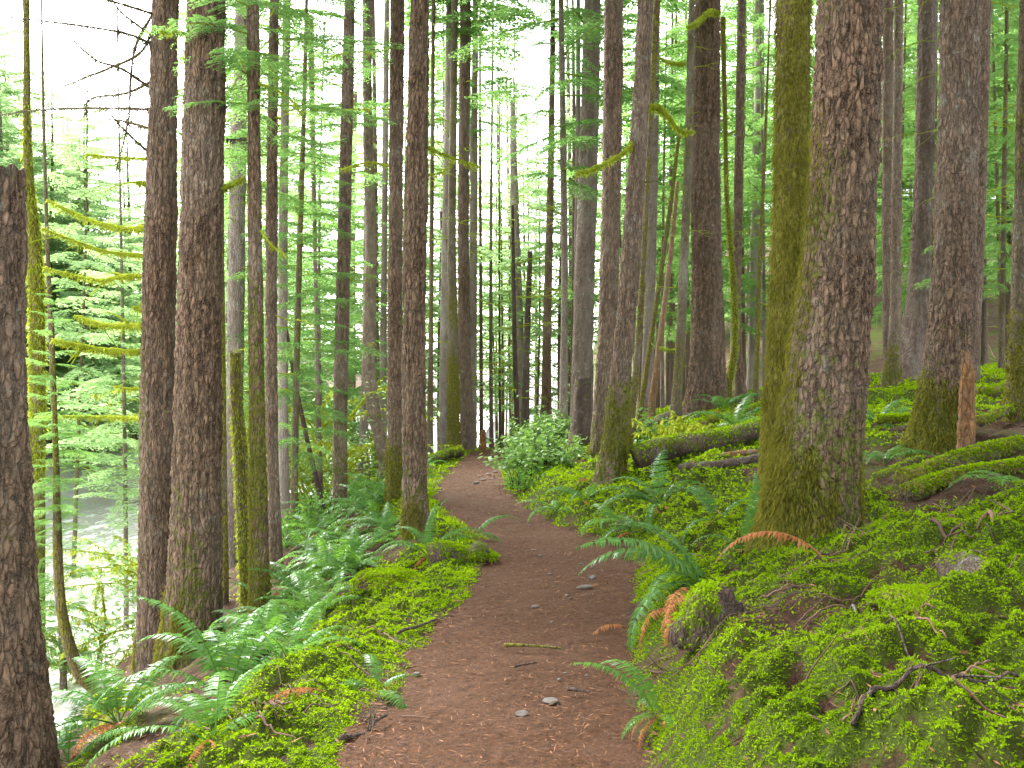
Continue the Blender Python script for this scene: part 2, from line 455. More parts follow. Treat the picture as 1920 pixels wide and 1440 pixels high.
# ------------------------------------------------------------------ trunks
def trunk(cl, d, H, seg=40, dz=.05, moss=(0., 1., 0.), side=(pi, 0.), pale=.2, amp=.0, cs=14., flare=.35, fh=.35, broken=False, mat='bark', seed=1, topr=.06, wob=.0, zmin=-.4):
    """cl: centre line in photo measurements (px, py, width) from the foot up; returns mesh in local coords + base location"""
    W = np.array([wp(a, b, d) for a, b, c in cl]); R = np.array([c for a, b, c in cl]) / 2 / FPX * d
    base = np.array([W[0, 0], d, W[0, 2]])
    zz = W[:, 2] - base[2]
    zfr = CAMH + .40 * d - base[2]
    ztop = zz[-1] if broken else H
    z = np.concatenate([np.arange(zmin, min(zfr, ztop), dz), np.arange(max(zfr, 0), ztop, .6) if ztop > zfr else [], [ztop]])
    z = np.unique(np.round(z, 4))
    if len(cl) > 2:
        S = spline(np.stack([W[:, 0], zz, R], 1), 160); o_ = np.argsort(S[:, 1]); S = S[o_]
    else: S = np.stack([W[:, 0], zz, R], 1)
    cx = np.interp(z, S[:, 1], S[:, 0]); r = np.interp(z, S[:, 1], S[:, 2])
    sl = np.clip((S[-1, 0] - S[-min(40, len(S)), 0]) / (S[-1, 1] - S[-min(40, len(S)), 1] + 1e-6), -.12, .12)
    up = z > S[-1, 1]
    cx = np.where(up, S[-1, 0] + sl * (z - S[-1, 1]), cx)
    if not broken: r = np.where(up, S[-1, 2] + (topr - S[-1, 2]) * (z - S[-1, 1]) / max(H - S[-1, 1], .1), r)
    cx = cx - base[0]; cy = wob * np.sin(z * .55 + seed)
    th = np.linspace(0, 2 * pi, seg, endpoint=False)
    zz_, tt = np.meshgrid(z, th, indexing='ij')
    rr = r[:, None] * np.ones(seg)[None]
    k = 3 + seed % 3
    lob = .55 + .5 * np.cos(k * tt + seed) * np.cos((k - 1) * tt * .5 + seed * 2.1) ** 2
    rr = rr * (1 + flare * np.exp(-np.maximum(zz_, -.2) / fh) * lob)
    P = np.stack([np.cos(tt) * rr + cx[:, None], np.sin(tt) * rr + cy[:, None], zz_], -1).reshape(-1, 3)
    N = np.stack([np.cos(tt), np.sin(tt), 0 * tt], -1).reshape(-1, 3)
    lowf = fbm(P * np.array([5, 5, 1.6]) + seed * 7, 3, seed) - .5
    rad = rr.ravel()
    disp = lowf * .22 * np.minimum(rad, .2)
    if amp:
        Q = P * np.array([cs, cs, cs * .30]) + seed * 3.1
        Q = Q + (np.stack([fbm(P * 14, 2, 1), fbm(P * 14, 2, 2), fbm(P * 10, 2, 3)], 1) - .5) * 2.4
        f1, f2 = worley(Q, seed)
        e = sstep(0, .36, f2 - f1)
        tilt = hsh(np.floor(Q[:, 0]).astype(np.int64), np.floor(Q[:, 1]).astype(np.int64), np.floor(Q[:, 2]).astype(np.int64), 4)
        fine = fbm(P * np.array([40, 40, 22]), 3, seed + 2) - .5
        rid = np.abs(fbm(P * np.array([cs * 1.1, cs * 1.1, cs * .16]) + seed * 5.7, 3, seed + 9) - .5) * 2
        rid = sstep(.03, .32, rid); e = e * .55 + .45 * rid; e = e * (.55 + .45 * rid)
        disp = disp + 1.6 * amp * (e - .5) + 1.9 * amp * fine + amp * .5 * (fbm(Q * .5, 2, 5) - .5)
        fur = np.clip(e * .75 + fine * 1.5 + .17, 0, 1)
    else:
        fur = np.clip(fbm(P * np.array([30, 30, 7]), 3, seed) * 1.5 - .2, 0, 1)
        disp = disp + (fur - .5) * .05 * np.minimum(rad, .15)
    V = P + N * disp[:, None]
    if broken:
        jag = (vnoise(np.stack([np.cos(th) * 3 + seed, np.sin(th) * 3, 0 * th], 1), seed) - .6) * min(.1, 1.2 * r[-1])
        nt = np.arange(len(V) - seg, len(V)); V[nt, 2] += jag
    lx, ly = np.cos(side[0]), np.sin(side[0])
    mn = fbm(P * np.array([3, 3, 1.2]) + 11 * seed, 3, seed + 5)
    zc = np.maximum(P[:, 2], 0)
    mo = moss[0] * np.exp(-(zc / moss[1]) ** 2) + moss[2] + side[1] * np.clip(N[:, 0] * lx + N[:, 1] * ly, 0, 1)
    mo = np.where(mo > .02, mo + (mn - .5) * .9, mo + (mn - .5) * .35)
    pl = np.clip(pale + (fbm(P * np.array([2, 2, .8]), 2, seed + 8) - .5) * .8, 0, 1)
    m = len(z); i = np.arange(m - 1)[:, None] * seg; j = np.arange(seg)[None]; kk = (j + 1) % seg
    Fs = [np.stack([i + j, i + kk, i + seg + kk, i + seg + j], -1).reshape(-1, 4)]
    V = np.vstack([V, [[cx[-1], cy[-1], z[-1] - (.12 * r[-1] * 5 if broken else 0)]]])
    jj = np.arange(seg); Fs.append(np.stack([jj + (m - 1) * seg, (jj + 1) % seg + (m - 1) * seg, np.full(seg, len(V) - 1)], 1))
    ap = lambda a, v: np.append(a, v)
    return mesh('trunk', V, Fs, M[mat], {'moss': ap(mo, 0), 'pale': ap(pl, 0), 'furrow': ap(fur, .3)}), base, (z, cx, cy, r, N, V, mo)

# ------------------------------------------------------------------ hemlock crowns
def branch(rng, fine):
    """unit-length branch along +X, flat spray, as (V quads)"""
    nt = 26 if fine else 15
    V = []; 
    ax = lambda t: np.stack([t, .04 * np.sin(t * 5 + ph), -.20 * t ** 2 + .05 * t], -1)
    ph = rng.uniform(0, 6)
    ts = np.linspace(.1, .99, nt)
    for t in ts:
        for sg in (-1, 1):
            L = (.46 * np.sin(min(1, t * 1.5 + .18) * pi / 2) * (1.02 - t) ** .7 + .05) * rng.uniform(.6, 1.2)
            if rng.random() < .07: continue
            a = ax(np.array([t + rng.uniform(-.015, .015)]))[0]
            dr = nrm(np.array([.62 + .3 * rng.random(), sg * 1., rng.uniform(-.18, .06)]))
            k = max(3, int(L / (.020 if fine else .05)))
            u = np.linspace(.08, 1, k)
            C = a + dr * (u * L)[:, None]; C[:, 2] -= .28 * L * u ** 2
            sd = np.array([dr[1], -dr[0], 0])
            if fine:
                for s2 in (-1, 1):
                    D = nrm(dr * .75 + sd * s2 * .9 + rng.normal(size=(k, 3)) * .13)
                    ll = .047 * (1.15 - .6 * u) * rng.uniform(.7, 1.3, k)
                    q, _ = blades(C, D, ll, .013, rng, .1, np.tile([0, 0, 1.], (k, 1)) + rng.normal(size=(k, 3)) * .45)
                    V.append(q)
            else:
                for s2 in (-1, 1):
                    D = nrm(dr * .8 + sd * s2 * .8 + rng.normal(size=(k, 3)) * .2)
                    ll = .095 * (1.15 - .6 * u) * rng.uniform(.7, 1.3, k)
                    q, _ = blades(C, D, ll, .036, rng, .1, np.tile([0, 0, 1.], (k, 1)) + rng.normal(size=(k, 3)) * .5)
                    V.append(q)
    leaf = np.concatenate(V)
    t = np.linspace(0, .95, 7)
    st, sf = tube(ax(t), .009 * (1.05 - t), 3, capped=False)
    return leaf, st, sf[0]
BF = [branch(RNG, True) for _ in range(4)]
BC = [branch(RNG, False) for _ in range(4)]

def crown_arrays(H, R, nb, tmpl, rng, power=.75, low=.5, gap=.0):
    LV = []; SV = []; SF = []; n = 0
    for i in range(nb):
        u = (i + rng.random()) / nb
        if rng.random() < gap: continue
        L = R * ((1 - u) ** power * (low + (1 - low) * min(1, u * 4))) * rng.uniform(.6, 1.12) + .18
        az = i * 2.39996 + rng.uniform(-.5, .5)
        lf, st, sf = tmpl[rng.integers(len(tmpl))]
        tl = rng.uniform(-.32, .12) + .45 * u
        cr, sr = math.cos(tl), math.sin(tl); ca, sa = math.cos(az), math.sin(az)
        roll = rng.uniform(-.25, .25); c3, s3 = math.cos(roll), math.sin(roll)
        Rm = np.array([[ca, -sa, 0], [sa, ca, 0], [0, 0, 1]]) @ np.array([[cr, 0, -sr], [0, 1, 0], [sr, 0, cr]]) @ np.array([[1, 0, 0], [0, c3, -s3], [0, s3, c3]])
        off = np.array([0, 0, u * H])
        LV.append((lf * L) @ Rm.T + off); v = (st * L) @ Rm.T + off
        SV.append(v); SF.append(sf + n); n += len(v)
    LV = np.concatenate(LV); SV = np.concatenate(SV); SF = np.concatenate(SF)
    return LV, SV, SF

def crown_mesh(name, H, R, nb, tmpl, mat, seed, **k):
    rng = np.random.default_rng(seed)
    LV, SV, SF = crown_arrays(H, R, nb, tmpl, rng, **k)
    me = mesh(name, np.vstack([LV, SV]), [np.concatenate([np.arange(len(LV)).reshape(-1, 4), SF + len(LV)])], M[mat], None, False)
    me.materials.append(M['moss_limb'])
    mi = np.zeros(len(me.polygons), np.int32); mi[len(LV) // 4:] = 1
    me.polygons.foreach_set('material_index', mi)
    return me
CF = [crown_mesh('crown', 10, 2.5, 68, BF, 'hemlock', 100 + i, gap=.1) for i in range(3)]            # fine, 10 m x 2.5 m
CCs = [crown_mesh('crown', 12, 3.0, 66, BC, 'hemlock', 200 + i, gap=.14) for i in range(4)]
CP = [crown_mesh('crown', 12, 3.2, 70, BC, 'hemlock_lit', 300 + i, gap=.1) for i in range(3)]
CTOP = [crown_mesh('crown', 10, 3.6, 60, BC, 'hemlock', 400 + i, gap=.1, power=.5) for i in range(2)]   # high canopy

def add_crown(root, me, x, y, z, sc, rz=None, sz=None):
    return obj('crown', me, root, (x, y, z), (0, 0, RNG.uniform(0, 6.28) if rz is None else rz), (sc, sc, sc if sz is None else sz))

# ------------------------------------------------------------------ mossy limbs and twigs
def limb(root, base, pix, d, r0, r1, fuzz=1., dd=0., name='limb', mat='moss_limb', n=26, hang=.6, rng=RNG, forks=0):
    """pix: photo points from the trunk outwards; dd: how far the tip leans towards (-) or away (+)"""
    k = len(pix)
    P = np.array([wp(a, b, d + dd * i / max(k - 1, 1)) for i, (a, b) in enumerate(pix)])
    S = spline(P, n)
    R = np.linspace(r0, r1, n) * (1 + .8 * (vnoise(np.stack([np.arange(n) * .7 + rng.uniform(0, 90)] * 3, 1)) - .5))
    mb = MB()
    V, F = tube(S, R, 7, .3, 14.); mb.add(V, F)
    for q in range(forks):
        i = rng.integers(6, n - 4); l = rng.uniform(.12, .45); dv = nrm(S[i + 2] - S[i] + rng.normal(size=3) * .07 * np.array([1, 1, .6])) 
        tt = np.linspace(0, 1, 6)[:, None]; C2 = S[i] + dv * l * tt + np.array([0, 0, -.35 * l]) * tt ** 2
        V, F = tube(C2, R[i] * .45 * (1.1 - tt[:, 0] * .8), 5, .4, 20.); mb.add(V, F)
    if fuzz:
        ln = np.linalg.norm(np.diff(S, axis=0), axis=1).sum()
        m = int(520 * ln * fuzz * (r0 + r1) / .05)
        t = rng.random(m) * (n - 1.001); i = t.astype(int); u = (t - i)[:, None]
        C = S[i] * (1 - u) + S[i + 1] * u; rr = R[i][:, None]
        nn = nrm(rng.normal(size=(m, 3)))
        Vb, Fb = blades(C + nn * rr * .8, nn + np.array([0, 0, -hang]) , .036 * rng.uniform(.4, 1.8, m), .010, rng, .3)
        mb.add(Vb, Fb)
    V, F = mb.arr()
    o = obj(name, mesh(name, V - np.array(base), F, M[mat], {'moss': np.full(len(V), .4), 'pale': np.full(len(V), .2), 'furrow': np.full(len(V), .5)}), root)
    return o

def whorl(root, z0, z1, nb, L, rng, r=.012, cxf=None, mat='moss_limb', name='dead_branch', droop=.25, forks=2, split=True):
    """dead side branches of one trunk, each a part of its own (merged only on far background trunks)"""
    mb = MB(); o_ = None
    def flush():
        V, F = mb.arr()
        return obj(name, mesh(name, V, F, M[mat], {'moss': np.full(len(V), .6), 'pale': np.full(len(V), .2), 'furrow': np.full(len(V), .5)}), root)
    for i in range(nb):
        z = rng.uniform(z0, z1); az = rng.uniform(0, 2 * pi); l = L * rng.uniform(.4, 1.2)
        t = np.linspace(0, 1, 7)
        a = rng.uniform(-.1, .35)
        def curve(o, az, l, a):
            x = t * l * math.cos(a)
            return o + np.stack([np.cos(az) * x, np.sin(az) * x, t * l * math.sin(a) - droop * l * t ** 2 + .03 * l * np.sin(t * 9 + i)], 1)
        o = np.array([cxf(z) if cxf else 0, 0, z])
        C = curve(o, az, l, a); V, F = tube(C, r * (1.1 - .9 * t), 5, .4, 20.); mb.add(V, F)
        for q in range(forks):
            s = rng.integers(2, 6)
            C2 = curve(C[s], az + rng.choice([-1, 1]) * rng.uniform(.4, .9), l * .45, rng.uniform(-.2, .2)); V, F = tube(C2, r * .55 * (1.1 - .9 * t), 4); mb.add(V, F)
        if split: o_ = flush(); mb = MB()
    return o_ if split else flush()

def fuzz_coat(root, info, z0, z1, dens, L, rng, sel, name='moss_coat', mat='moss_dark', hang=1.2, W=.3):
    z, cx, cy, r, N, V, mo = info
    Vp = V[:-1]; idx = np.nonzero((Vp[:, 2] > z0) & (Vp[:, 2] < z1) & sel(Vp, N, mo[:len(Vp)]))[0]
    n = int(dens); fz = np.clip((z1 - Vp[idx, 2]) / (z1 - z0), 0, 1) ** .9; idx = idx[rng.random(len(idx)) < fz * (.35 + 1.3 * vnoise(Vp[idx] * np.array([9, 9, 5]), 3))]
    k = rng.choice(idx, n)
    P = Vp[k] + rng.normal(size=(n, 3)) * np.array([.012, .012, .03])
    nn = N[k]
    D = nn * rng.uniform(.25, 1.2, (n, 1)) + rng.normal(size=(n, 3)) * .35 + np.array([0, 0, -hang])
    ll = L * rng.uniform(.4, 1.6, n)
    Vb, Fb = blades(P - nn * .004, D, ll, ll * W, rng, .15)
    return obj(name, mesh(name, Vb, Fb, M[mat], None, False), [c for c in root.children if c.name.startswith('trunk')][0])

TREES = {}
def tree(key, label, cl, d=None, H=22, crown='top', cat='tree', name='conifer_tree', group=None, snap=True, **k):
    b = at(cl[0][0], cl[0][1])
    if d is None: d = b[1]
    me, base, info = trunk(cl, d, H, seed=len(TREES) + 1, **k)
    gz = hxy(base[0], d)
    if d is not None and abs(gz - base[2]) > .02:     # foot hidden behind something nearer: carry the trunk down to the ground
        low = gz - base[2]
        if low < -.02:
            k['zmin'] = low - .4
            me, base, info = trunk(cl, d, H, seed=len(TREES) + 1, **k)
    root = thing(name, label, cat, base, group)
    obj('trunk', me, root)
    TREES[key] = (root, base, d, info)
    z, cx = info[0], info[1]
    if crown == 'top' and d > 16 and cl[0][0] < 1320: crown = None      # high crown wholly above the picture
    if crown == 'top':
        z0 = max(10.5, CAMH + .42 * d - base[2] + 1.5)
        add_crown(root, CTOP[len(TREES) % 2], np.interp(z0 + 4, z, cx), 0, z0, RNG.uniform(.9, 1.2))
    elif crown:
        for (lst, z0, sc) in crown:
            add_crown(root, lst[len(TREES) % len(lst)], np.interp(z0 + 3, z, cx), 0, z0, sc)
    return root

BR = dict
# --- left bank
tree('L0', 'dark broken-topped snag cut off by the left edge of the photo', [(22, 1500, 172), (12, 1380, 168), (-8, 1150, 150), (-16, 800, 128), (-22, 500, 128), (-24, 318, 128)], d=5.6, H=3, crown=None, cat='snag', name='dead_snag',
     seg=150, dz=.014, amp=.013, cs=17., flare=.1, broken=True, pale=.05, moss=(.0, 1, .06))
tree('L1', 'brown trunk with bare mossy limbs reaching left, left one of the close riverside pair', [(288, 1255, 66), (292, 1060, 62), (295, 780, 62), (300, 460, 58), (310, 0, 46)], H=24, seg=120, dz=.022, amp=.011, cs=17., flare=.12, pale=.14, moss=(.15, 1.5, 0), side=(pi, .25))
tree('L2', 'thicker scaly brown trunk with mossy foot, right one of the close riverside pair', [(360, 1222, 110), (366, 1060, 96), (370, 800, 86), (376, 480, 78), (387, 0, 70)], H=26, seg=150, dz=.018, amp=.014, cs=15., flare=.15, pale=.1, moss=(.5, 1.2, 0), side=(pi, .12))
tree('L2b', 'pencil-thin mossy stem tucked behind the thick scaly trunk by the river', [(422, 1165, 15), (420, 900, 12), (416, 500, 9)], d=12, H=9, crown=None, seg=16, dz=.08, mat='bark_mossy', moss=(0, 1, .6), flare=.1)
tree('L3', 'pale grey straight trunk just right of the thick scaly pair, behind a mossy snag', [(432, 1085, 34), (440, 800, 31), (444, 450, 30), (454, 0, 24)], d=15.5, H=22, seg=44, dz=.05, mat='bark_grey', pale=.62, amp=.007, cs=22.)
tree('L4', 'short moss-green snag with a broken tip, bent towards the fern bank', [(470, 1150, 36), (462, 1040, 28), (452, 860, 25), (443, 740, 22), (441, 662, 20)], d=10.6, H=3, crown=None, cat='snag', name='dead_snag', broken=True, seg=32, dz=.03, mat='bark_mossy', moss=(0, 1, .75), flare=.15)
tree('L5', 'dark slim trunk, green with moss below and bare above, left of the centre-left gap', [(490, 1165, 38), (486, 1000, 33), (481, 700, 28), (477, 350, 25), (474, 0, 22)], H=22, seg=56, dz=.03, amp=.005, cs=24., mat='bark', pale=.05, moss=(.62, 4.2, 0), side=(pi, .1), crown=[(CF, 5.0, .55)])
tree('L6', 'slim brown trunk with a foliage-wrapped top beside a paler one on the fern bank', [(516, 1070, 27), (510, 800, 22), (509, 450, 22), (514, 0, 17)], H=20, seg=44, dz=.04, amp=.006, cs=22., pale=.3, crown=[(CF, 5.2, 1.0)], moss=(.2, 1, 0))
tree('L7', 'very pale slim trunk nearest the bright gap in the fern bank', [(535, 1010, 20), (531, 760, 18), (531, 450, 17), (538, 0, 14)], d=17.5, H=19, seg=36, dz=.05, mat='bark_grey', pale=.95, crown=[(CF, 4.6, 1.05)])
tree('L7b', 'thin dark dead stem leaning left across the bright water gap', [(608, 965, 11), (575, 820, 9), (553, 715, 8), (536, 610, 6)], d=17.5, H=4, crown=None, cat='snag', name='leaning_stem', broken=True, seg=10, dz=.08, mat='deadwood', pale=0, flare=.05)
tree('L7c', 'thin reddish stem rising straight through the mossy tangle by the water', [(600, 930, 12), (596, 740, 10), (592, 540, 7)], d=19, H=9, crown=None, seg=12, dz=.08, mat='bark_grey', pale=.15, flare=.05)
tree('L8', 'straight brown trunk with a darker slimmer trunk hugging its right side', [(636, 968, 26), (638, 800, 27), (645, 450, 25), (656, 0, 20)], H=22, seg=48, dz=.04, amp=.006, cs=20., pale=.3, moss=(.35, 2.2, 0))
tree('L9', 'slim purple-brown trunk half hidden behind the right side of another', [(657, 922, 19), (655, 700, 16), (659, 400, 15), (668, 0, 12)], H=20, seg=32, dz=.05, amp=.005, cs=22., pale=.25)
tree('L10', 'light brown trunk with a strongly curved J-shaped foot', [(728, 868, 30), (712, 820, 26), (699, 760, 24), (691, 660, 24), (696, 470, 23), (690, 250, 18), (687, 0, 15)], d=19.5, H=22, seg=40, dz=.05, amp=.006, cs=20., pale=.5, moss=(.35, .6, .0), flare=.15)
tree('L10b', 'thin grey trunk directly behind the one with the J-shaped foot', [(681, 890, 19), (684, 700, 13), (688, 400, 11)], d=22, H=19, seg=24, dz=.06, pale=.4, mat='bark_grey')
tree('L11', 'pale thin trunk between the curved-footed tree and the dark roadside pair', [(718, 850, 15), (719, 600, 12), (722, 300, 11)], d=25, H=20, seg=24, dz=.06, pale=.75, mat='bark_grey')
tree('L12', 'dark straight trunk left of the moss-speckled one at the left path edge', [(741, 950, 33), (740, 800, 27), (741, 500, 26), (745, 0, 27)], H=23, seg=60, dz=.03, amp=.008, cs=20., pale=.08, moss=(.55, .9, .1))
tree('L13', 'dark brown trunk speckled with moss, nearest at the left edge of the path', [(781, 1012, 50), (777, 880, 45), (776, 650, 43), (779, 450, 42), (787, 0, 34)], H=23, seg=100, dz=.02, amp=.010, cs=19., pale=.05, moss=(.25, .7, .27), flare=.2, mat='bark')
tree('L14', 'thin dark mossy stem just right of the moss-speckled path-side trunk', [(806, 838, 12), (808, 600, 9), (811, 200, 7)], d=23, H=16, seg=14, dz=.08, mat='bark_mossy', moss=(0, 1, .3), pale=.3, crown=None)
tree('L15', 'pale trunk standing left against a mossy yellow-green one where the path crests', [(835, 838, 26), (838, 600, 25), (843, 300, 23), (846, 0, 20)], d=24.5, H=24, seg=40, dz=.06, amp=.006, cs=18., pale=.75, mat='bark_grey', crown=[(CCs, 9.5, .9)])
tree('L15b', 'moss-yellowed trunk touching the pale trunk where the path crests', [(852, 840, 22), (850, 700, 21), (847, 450, 16), (850, 200, 13)], d=23.5, H=20, seg=36, dz=.06, mat='bark_mossy', moss=(.5, 2.8, .28), pale=.3)
tree('L16', 'purple-brown trunk at the left side of the path where it crests', [(876, 845, 24), (871, 650, 23), (869, 400, 21), (873, 0, 20)], d=24.2, H=25, seg=40, dz=.06, amp=.006, cs=18., pale=.2, crown=[(CCs, 10, .9)])
tree('L17', 'slim grey trunk right of the purple-brown one at the crest', [(886, 845, 16), (887, 600, 14), (890, 200, 12)], d=29, H=22, seg=24, dz=.08, pale=.5, mat='bark_grey', crown=[(CCs, 9, .8)])
# --- centre
tree('C1', 'black-looking dead snag with mossy side branches, standing in the centre', [(971, 835, 9), (965, 640, 8), (961, 385, 5)], d=26, H=8, crown=None, cat='snag', name='dead_snag', broken=True, seg=12, dz=.1, mat='deadwood', pale=0, moss=(0, 1, .2))
tree('C2', 'tall pale peeling dead trunk behind the black-looking snag', [(975, 830, 20), (970, 600, 21), (965, 400, 17), (961, 190, 10)], d=36, H=14, crown=None, cat='snag', name='dead_snag', broken=True, seg=24, dz=.1, mat='cedar', pale=.95)
tree('C3', 'short dark broken-topped snag right of the pale peeling trunk', [(984, 825, 16), (988, 640, 12), (994, 470, 9)], d=28, H=8, crown=None, cat='snag', name='dead_snag', broken=True, seg=16, dz=.1, mat='deadwood', pale=.25, moss=(0, 1, .1))
tree('C4', 'slim moss-tinged brown trunk left of the young hemlock, behind the shrub', [(1024, 780, 19), (1026, 600, 16), (1033, 300, 12), (1037, 0, 9)], d=27, H=18, seg=24, dz=.08, pale=.15, moss=(.1, 2, .25), crown=[(CF, 9.2, .7)])
tree('C5', 'young hemlock on a thin straight stem with layered green sprays', [(1056, 785, 16), (1058, 500, 12), (1052, 0, 10)], d=20, H=15, seg=24, dz=.07, pale=.4, mat='bark_grey', moss=(0, 1, .15), crown=[(CF, 4.6, 1.15)])
tree('C6', 'broad pinkish-grey smooth trunk above the round-leaved shrub', [(1090, 800, 44), (1094, 600, 38), (1102, 350, 36), (1111, 0, 32)], d=22, H=28, seg=64, dz=.04, amp=.009, cs=18., pale=.4, mat='bark_grey', flare=.1)
tree('C7', 'reddish-brown middle trunk of the tight cluster right of the path', [(1122, 885, 40), (1130, 780, 38), (1140, 600, 37), (1147, 320, 36), (1151, 0, 36)], d=15.5, H=26, seg=64, dz=.035, amp=.009, cs=18., pale=.28, moss=(.65, 1.1, 0), side=(pi, .12))
tree('C8', 'leaning rough-barked trunk at the front of the tight cluster right of the path', [(1143, 908, 52), (1152, 820, 42), (1166, 680, 38), (1184, 460, 35), (1200, 220, 30), (1210, 0, 27)], H=20, seg=84, dz=.025, amp=.011, cs=18., pale=.38, moss=(.55, 1.6, .05), side=(.2, .2))
tree('C9', 'slender mossy stem against the right side of the leaning rough-barked trunk', [(1172, 880, 17), (1188, 740, 14), (1200, 600, 12), (1211, 400, 9)], d=14.2, H=10, crown=None, seg=20, dz=.05, mat='bark_mossy', moss=(0, 1, .5), flare=.1)
tree('C9b', 'purple-grey straight trunk behind the leaning rough-barked one', [(1212, 760, 23), (1217, 600, 21), (1224, 300, 20), (1230, 0, 16)], d=25, H=24, seg=36, dz=.06, amp=.006, cs=20., pale=.4, mat='bark_grey')
tree('C10', 'thin green mossy pole leaning right from the log pile', [(1196, 800, 10), (1232, 560, 9), (1258, 380, 8), (1274, 245, 6)], d=19, H=6, crown=None, cat='snag', name='leaning_stem', broken=True, seg=12, dz=.08, mat='bark_mossy', moss=(0, 1, .6), flare=.05)
tree('C11', 'red-brown barkless dead pole leaning beside the thin green one', [(1222, 760, 14), (1245, 580, 11), (1258, 470, 9), (1271, 340, 6)], d=21, H=7, crown=None, cat='snag', name='leaning_stem', broken=True, seg=14, dz=.08, mat='rotten', pale=.55, flare=.05)
tree('C12', 'slim lichen-spotted mossy trunk left of the big dark furrowed one', [(1268, 772, 19), (1277, 600, 18), (1288, 350, 15), (1297, 0, 12)], H=20, d=18.5, seg=32, dz=.05, amp=.005, cs=22., pale=.45, mat='bark_mossy', moss=(.2, 2, .22))
tree('C13', 'big furrowed dark brown trunk rising behind the tangle of mossy branches', [(1324, 762, 80), (1326, 690, 66), (1326, 560, 57), (1323, 300, 51), (1327, 0, 47)], d=19.5, H=30, seg=110, dz=.03, amp=.02, cs=11., pale=.12, moss=(.3, .5, 0), flare=.12)
tree('C14', 'thin bright-mossed crooked stem along the right side of the big furrowed trunk', [(1366, 722, 13), (1378, 640, 12), (1374, 520, 10), (1363, 380, 9), (1360, 250, 8)], d=20.5, H=7.5, crown=None, seg=14, dz=.06, mat='bark_mossy', moss=(0, 1, .9), flare=.05)
tree('C15', 'dark slim trunk with pale flecks between the big furrowed trunk and the moss-covered one', [(1388, 728, 18), (1381, 600, 15), (1385, 350, 17), (1391, 0, 16)], d=23, H=24, seg=32, dz=.06, amp=.006, cs=20., pale=.15)
tree('C16', 'pale far trunk glimpsed between two dark ones right of the centre', [(1412, 720, 22), (1415, 500, 20), (1423, 200, 19), (1424, 0, 17)], d=32, H=26, seg=24, dz=.1, pale=.95, mat='bark_grey', crown=[(CCs, 11, .9)])
tree('C17', 'thin green sapling stem with whorls of bare mossy twigs', [(1417, 735, 10), (1424, 520, 8), (1434, 280, 6), (1442, 70, 3)], d=18, H=9, crown=None, seg=12, dz=.07, mat='bark_mossy', moss=(0, 1, .6), flare=.05)
# --- right slope
tree('R1', 'trunk wholly coated in shaggy olive moss, behind the largest trunk', [(1458, 985, 72), (1463, 800, 60), (1476, 560, 56), (1483, 320, 58), (1488, 0, 64)], d=9.2, H=20, seg=90, dz=.025, mat='bark_mossy', moss=(0, 1, .78), pale=.0, flare=.2, amp=.006)
tree('R2', 'largest trunk in the photo, flaky brown bark with a moss-skirted foot', [(1508, 1022, 182), (1522, 930, 165), (1545, 740, 150), (1568, 520, 134), (1580, 360, 122), (1594, 0, 118)], H=30, seg=220, dz=.0125, amp=.013, cs=17., pale=.0, moss=(.62, .95, 0.), side=(pi, .28), flare=.22, fh=.3)
tree('R3', 'slim straight trunk right behind the largest one, left of a near twin', [(1667, 700, 21), (1664, 400, 20), (1665, 0, 20)], d=18.5, H=24, seg=36, dz=.05, amp=.005, cs=20., pale=.28, moss=(.2, 1, .1))
tree('R4', 'slim straight trunk with a mossy foot, right one of the near twins', [(1672, 712, 27), (1678, 600, 21), (1682, 300, 17), (1685, 0, 16)], d=17.5, H=24, seg=36, dz=.05, amp=.006, cs=20., pale=.4, moss=(.75, 1., 0))
tree('R5', 'smooth grey-brown cedar trunk with a wide hollowed reddish foot', [(1712, 668, 62), (1719, 600, 44), (1727, 480, 36), (1733, 300, 34), (1740, 0, 36)], d=19.5, H=28, seg=60, dz=.04, amp=.012, cs=10., pale=.35, mat='cedar', flare=.5, fh=.7)
tree('R5b', 'thin mossy trunk hidden behind the cedar with the hollowed foot', [(1745, 670, 18), (1748, 400, 14), (1752, 0, 13)], d=24, H=22, seg=24, dz=.06, mat='bark_mossy', moss=(0, 1, .4), pale=.1)
tree('R6', 'stout scaly trunk with a thick mossy foot, beside an orange rotten stub', [(1763, 832, 100), (1772, 740, 90), (1785, 600, 82), (1792, 400, 74), (1802, 0, 70)], H=28, seg=140, dz=.018, amp=.014, cs=15., pale=.18, moss=(1.0, .75, 0), side=(pi, .12), flare=.3, fh=.25)
tree('R7', 'narrow dark trunk pressed behind the right side of the stout scaly one', [(1818, 700, 30), (1830, 500, 26), (1838, 300, 25), (1846, 0, 24)], d=15, H=24, seg=40, dz=.04, amp=.007, cs=18., pale=.12, moss=(0, 1, .05))
tree('R6s', 'orange rotten wood stub beside the stout mossy-footed trunk', [(1812, 832, 30), (1813, 760, 28), (1814, 700, 24), (1810, 658, 14)], d=9.3, H=2, crown=None, cat='stump', name='rotten_stub', broken=True, seg=40, dz=.02, mat='rotten', amp=.008, cs=12., pale=.1, flare=.1, moss=(0, 1, .06))
tree('R8', 'mossy trunk cut off by the right edge of the photo', [(1904, 785, 42), (1908, 680, 34), (1914, 480, 30), (1926, 0, 26)], d=11.5, H=22, seg=56, dz=.03, amp=.006, mat='bark_mossy', moss=(.4, 1.2, .3), pale=.1)
tree('C6s', 'dark short stump with a red broken top in the round-leaved shrub', [(1092, 800, 33), (1092, 740, 31), (1093, 708, 30)], d=17, H=1.5, crown=None, cat='stump', name='tree_stump', broken=True, seg=36, dz=.03, mat='deadwood', amp=.008, moss=(0, 1, .1), pale=0)
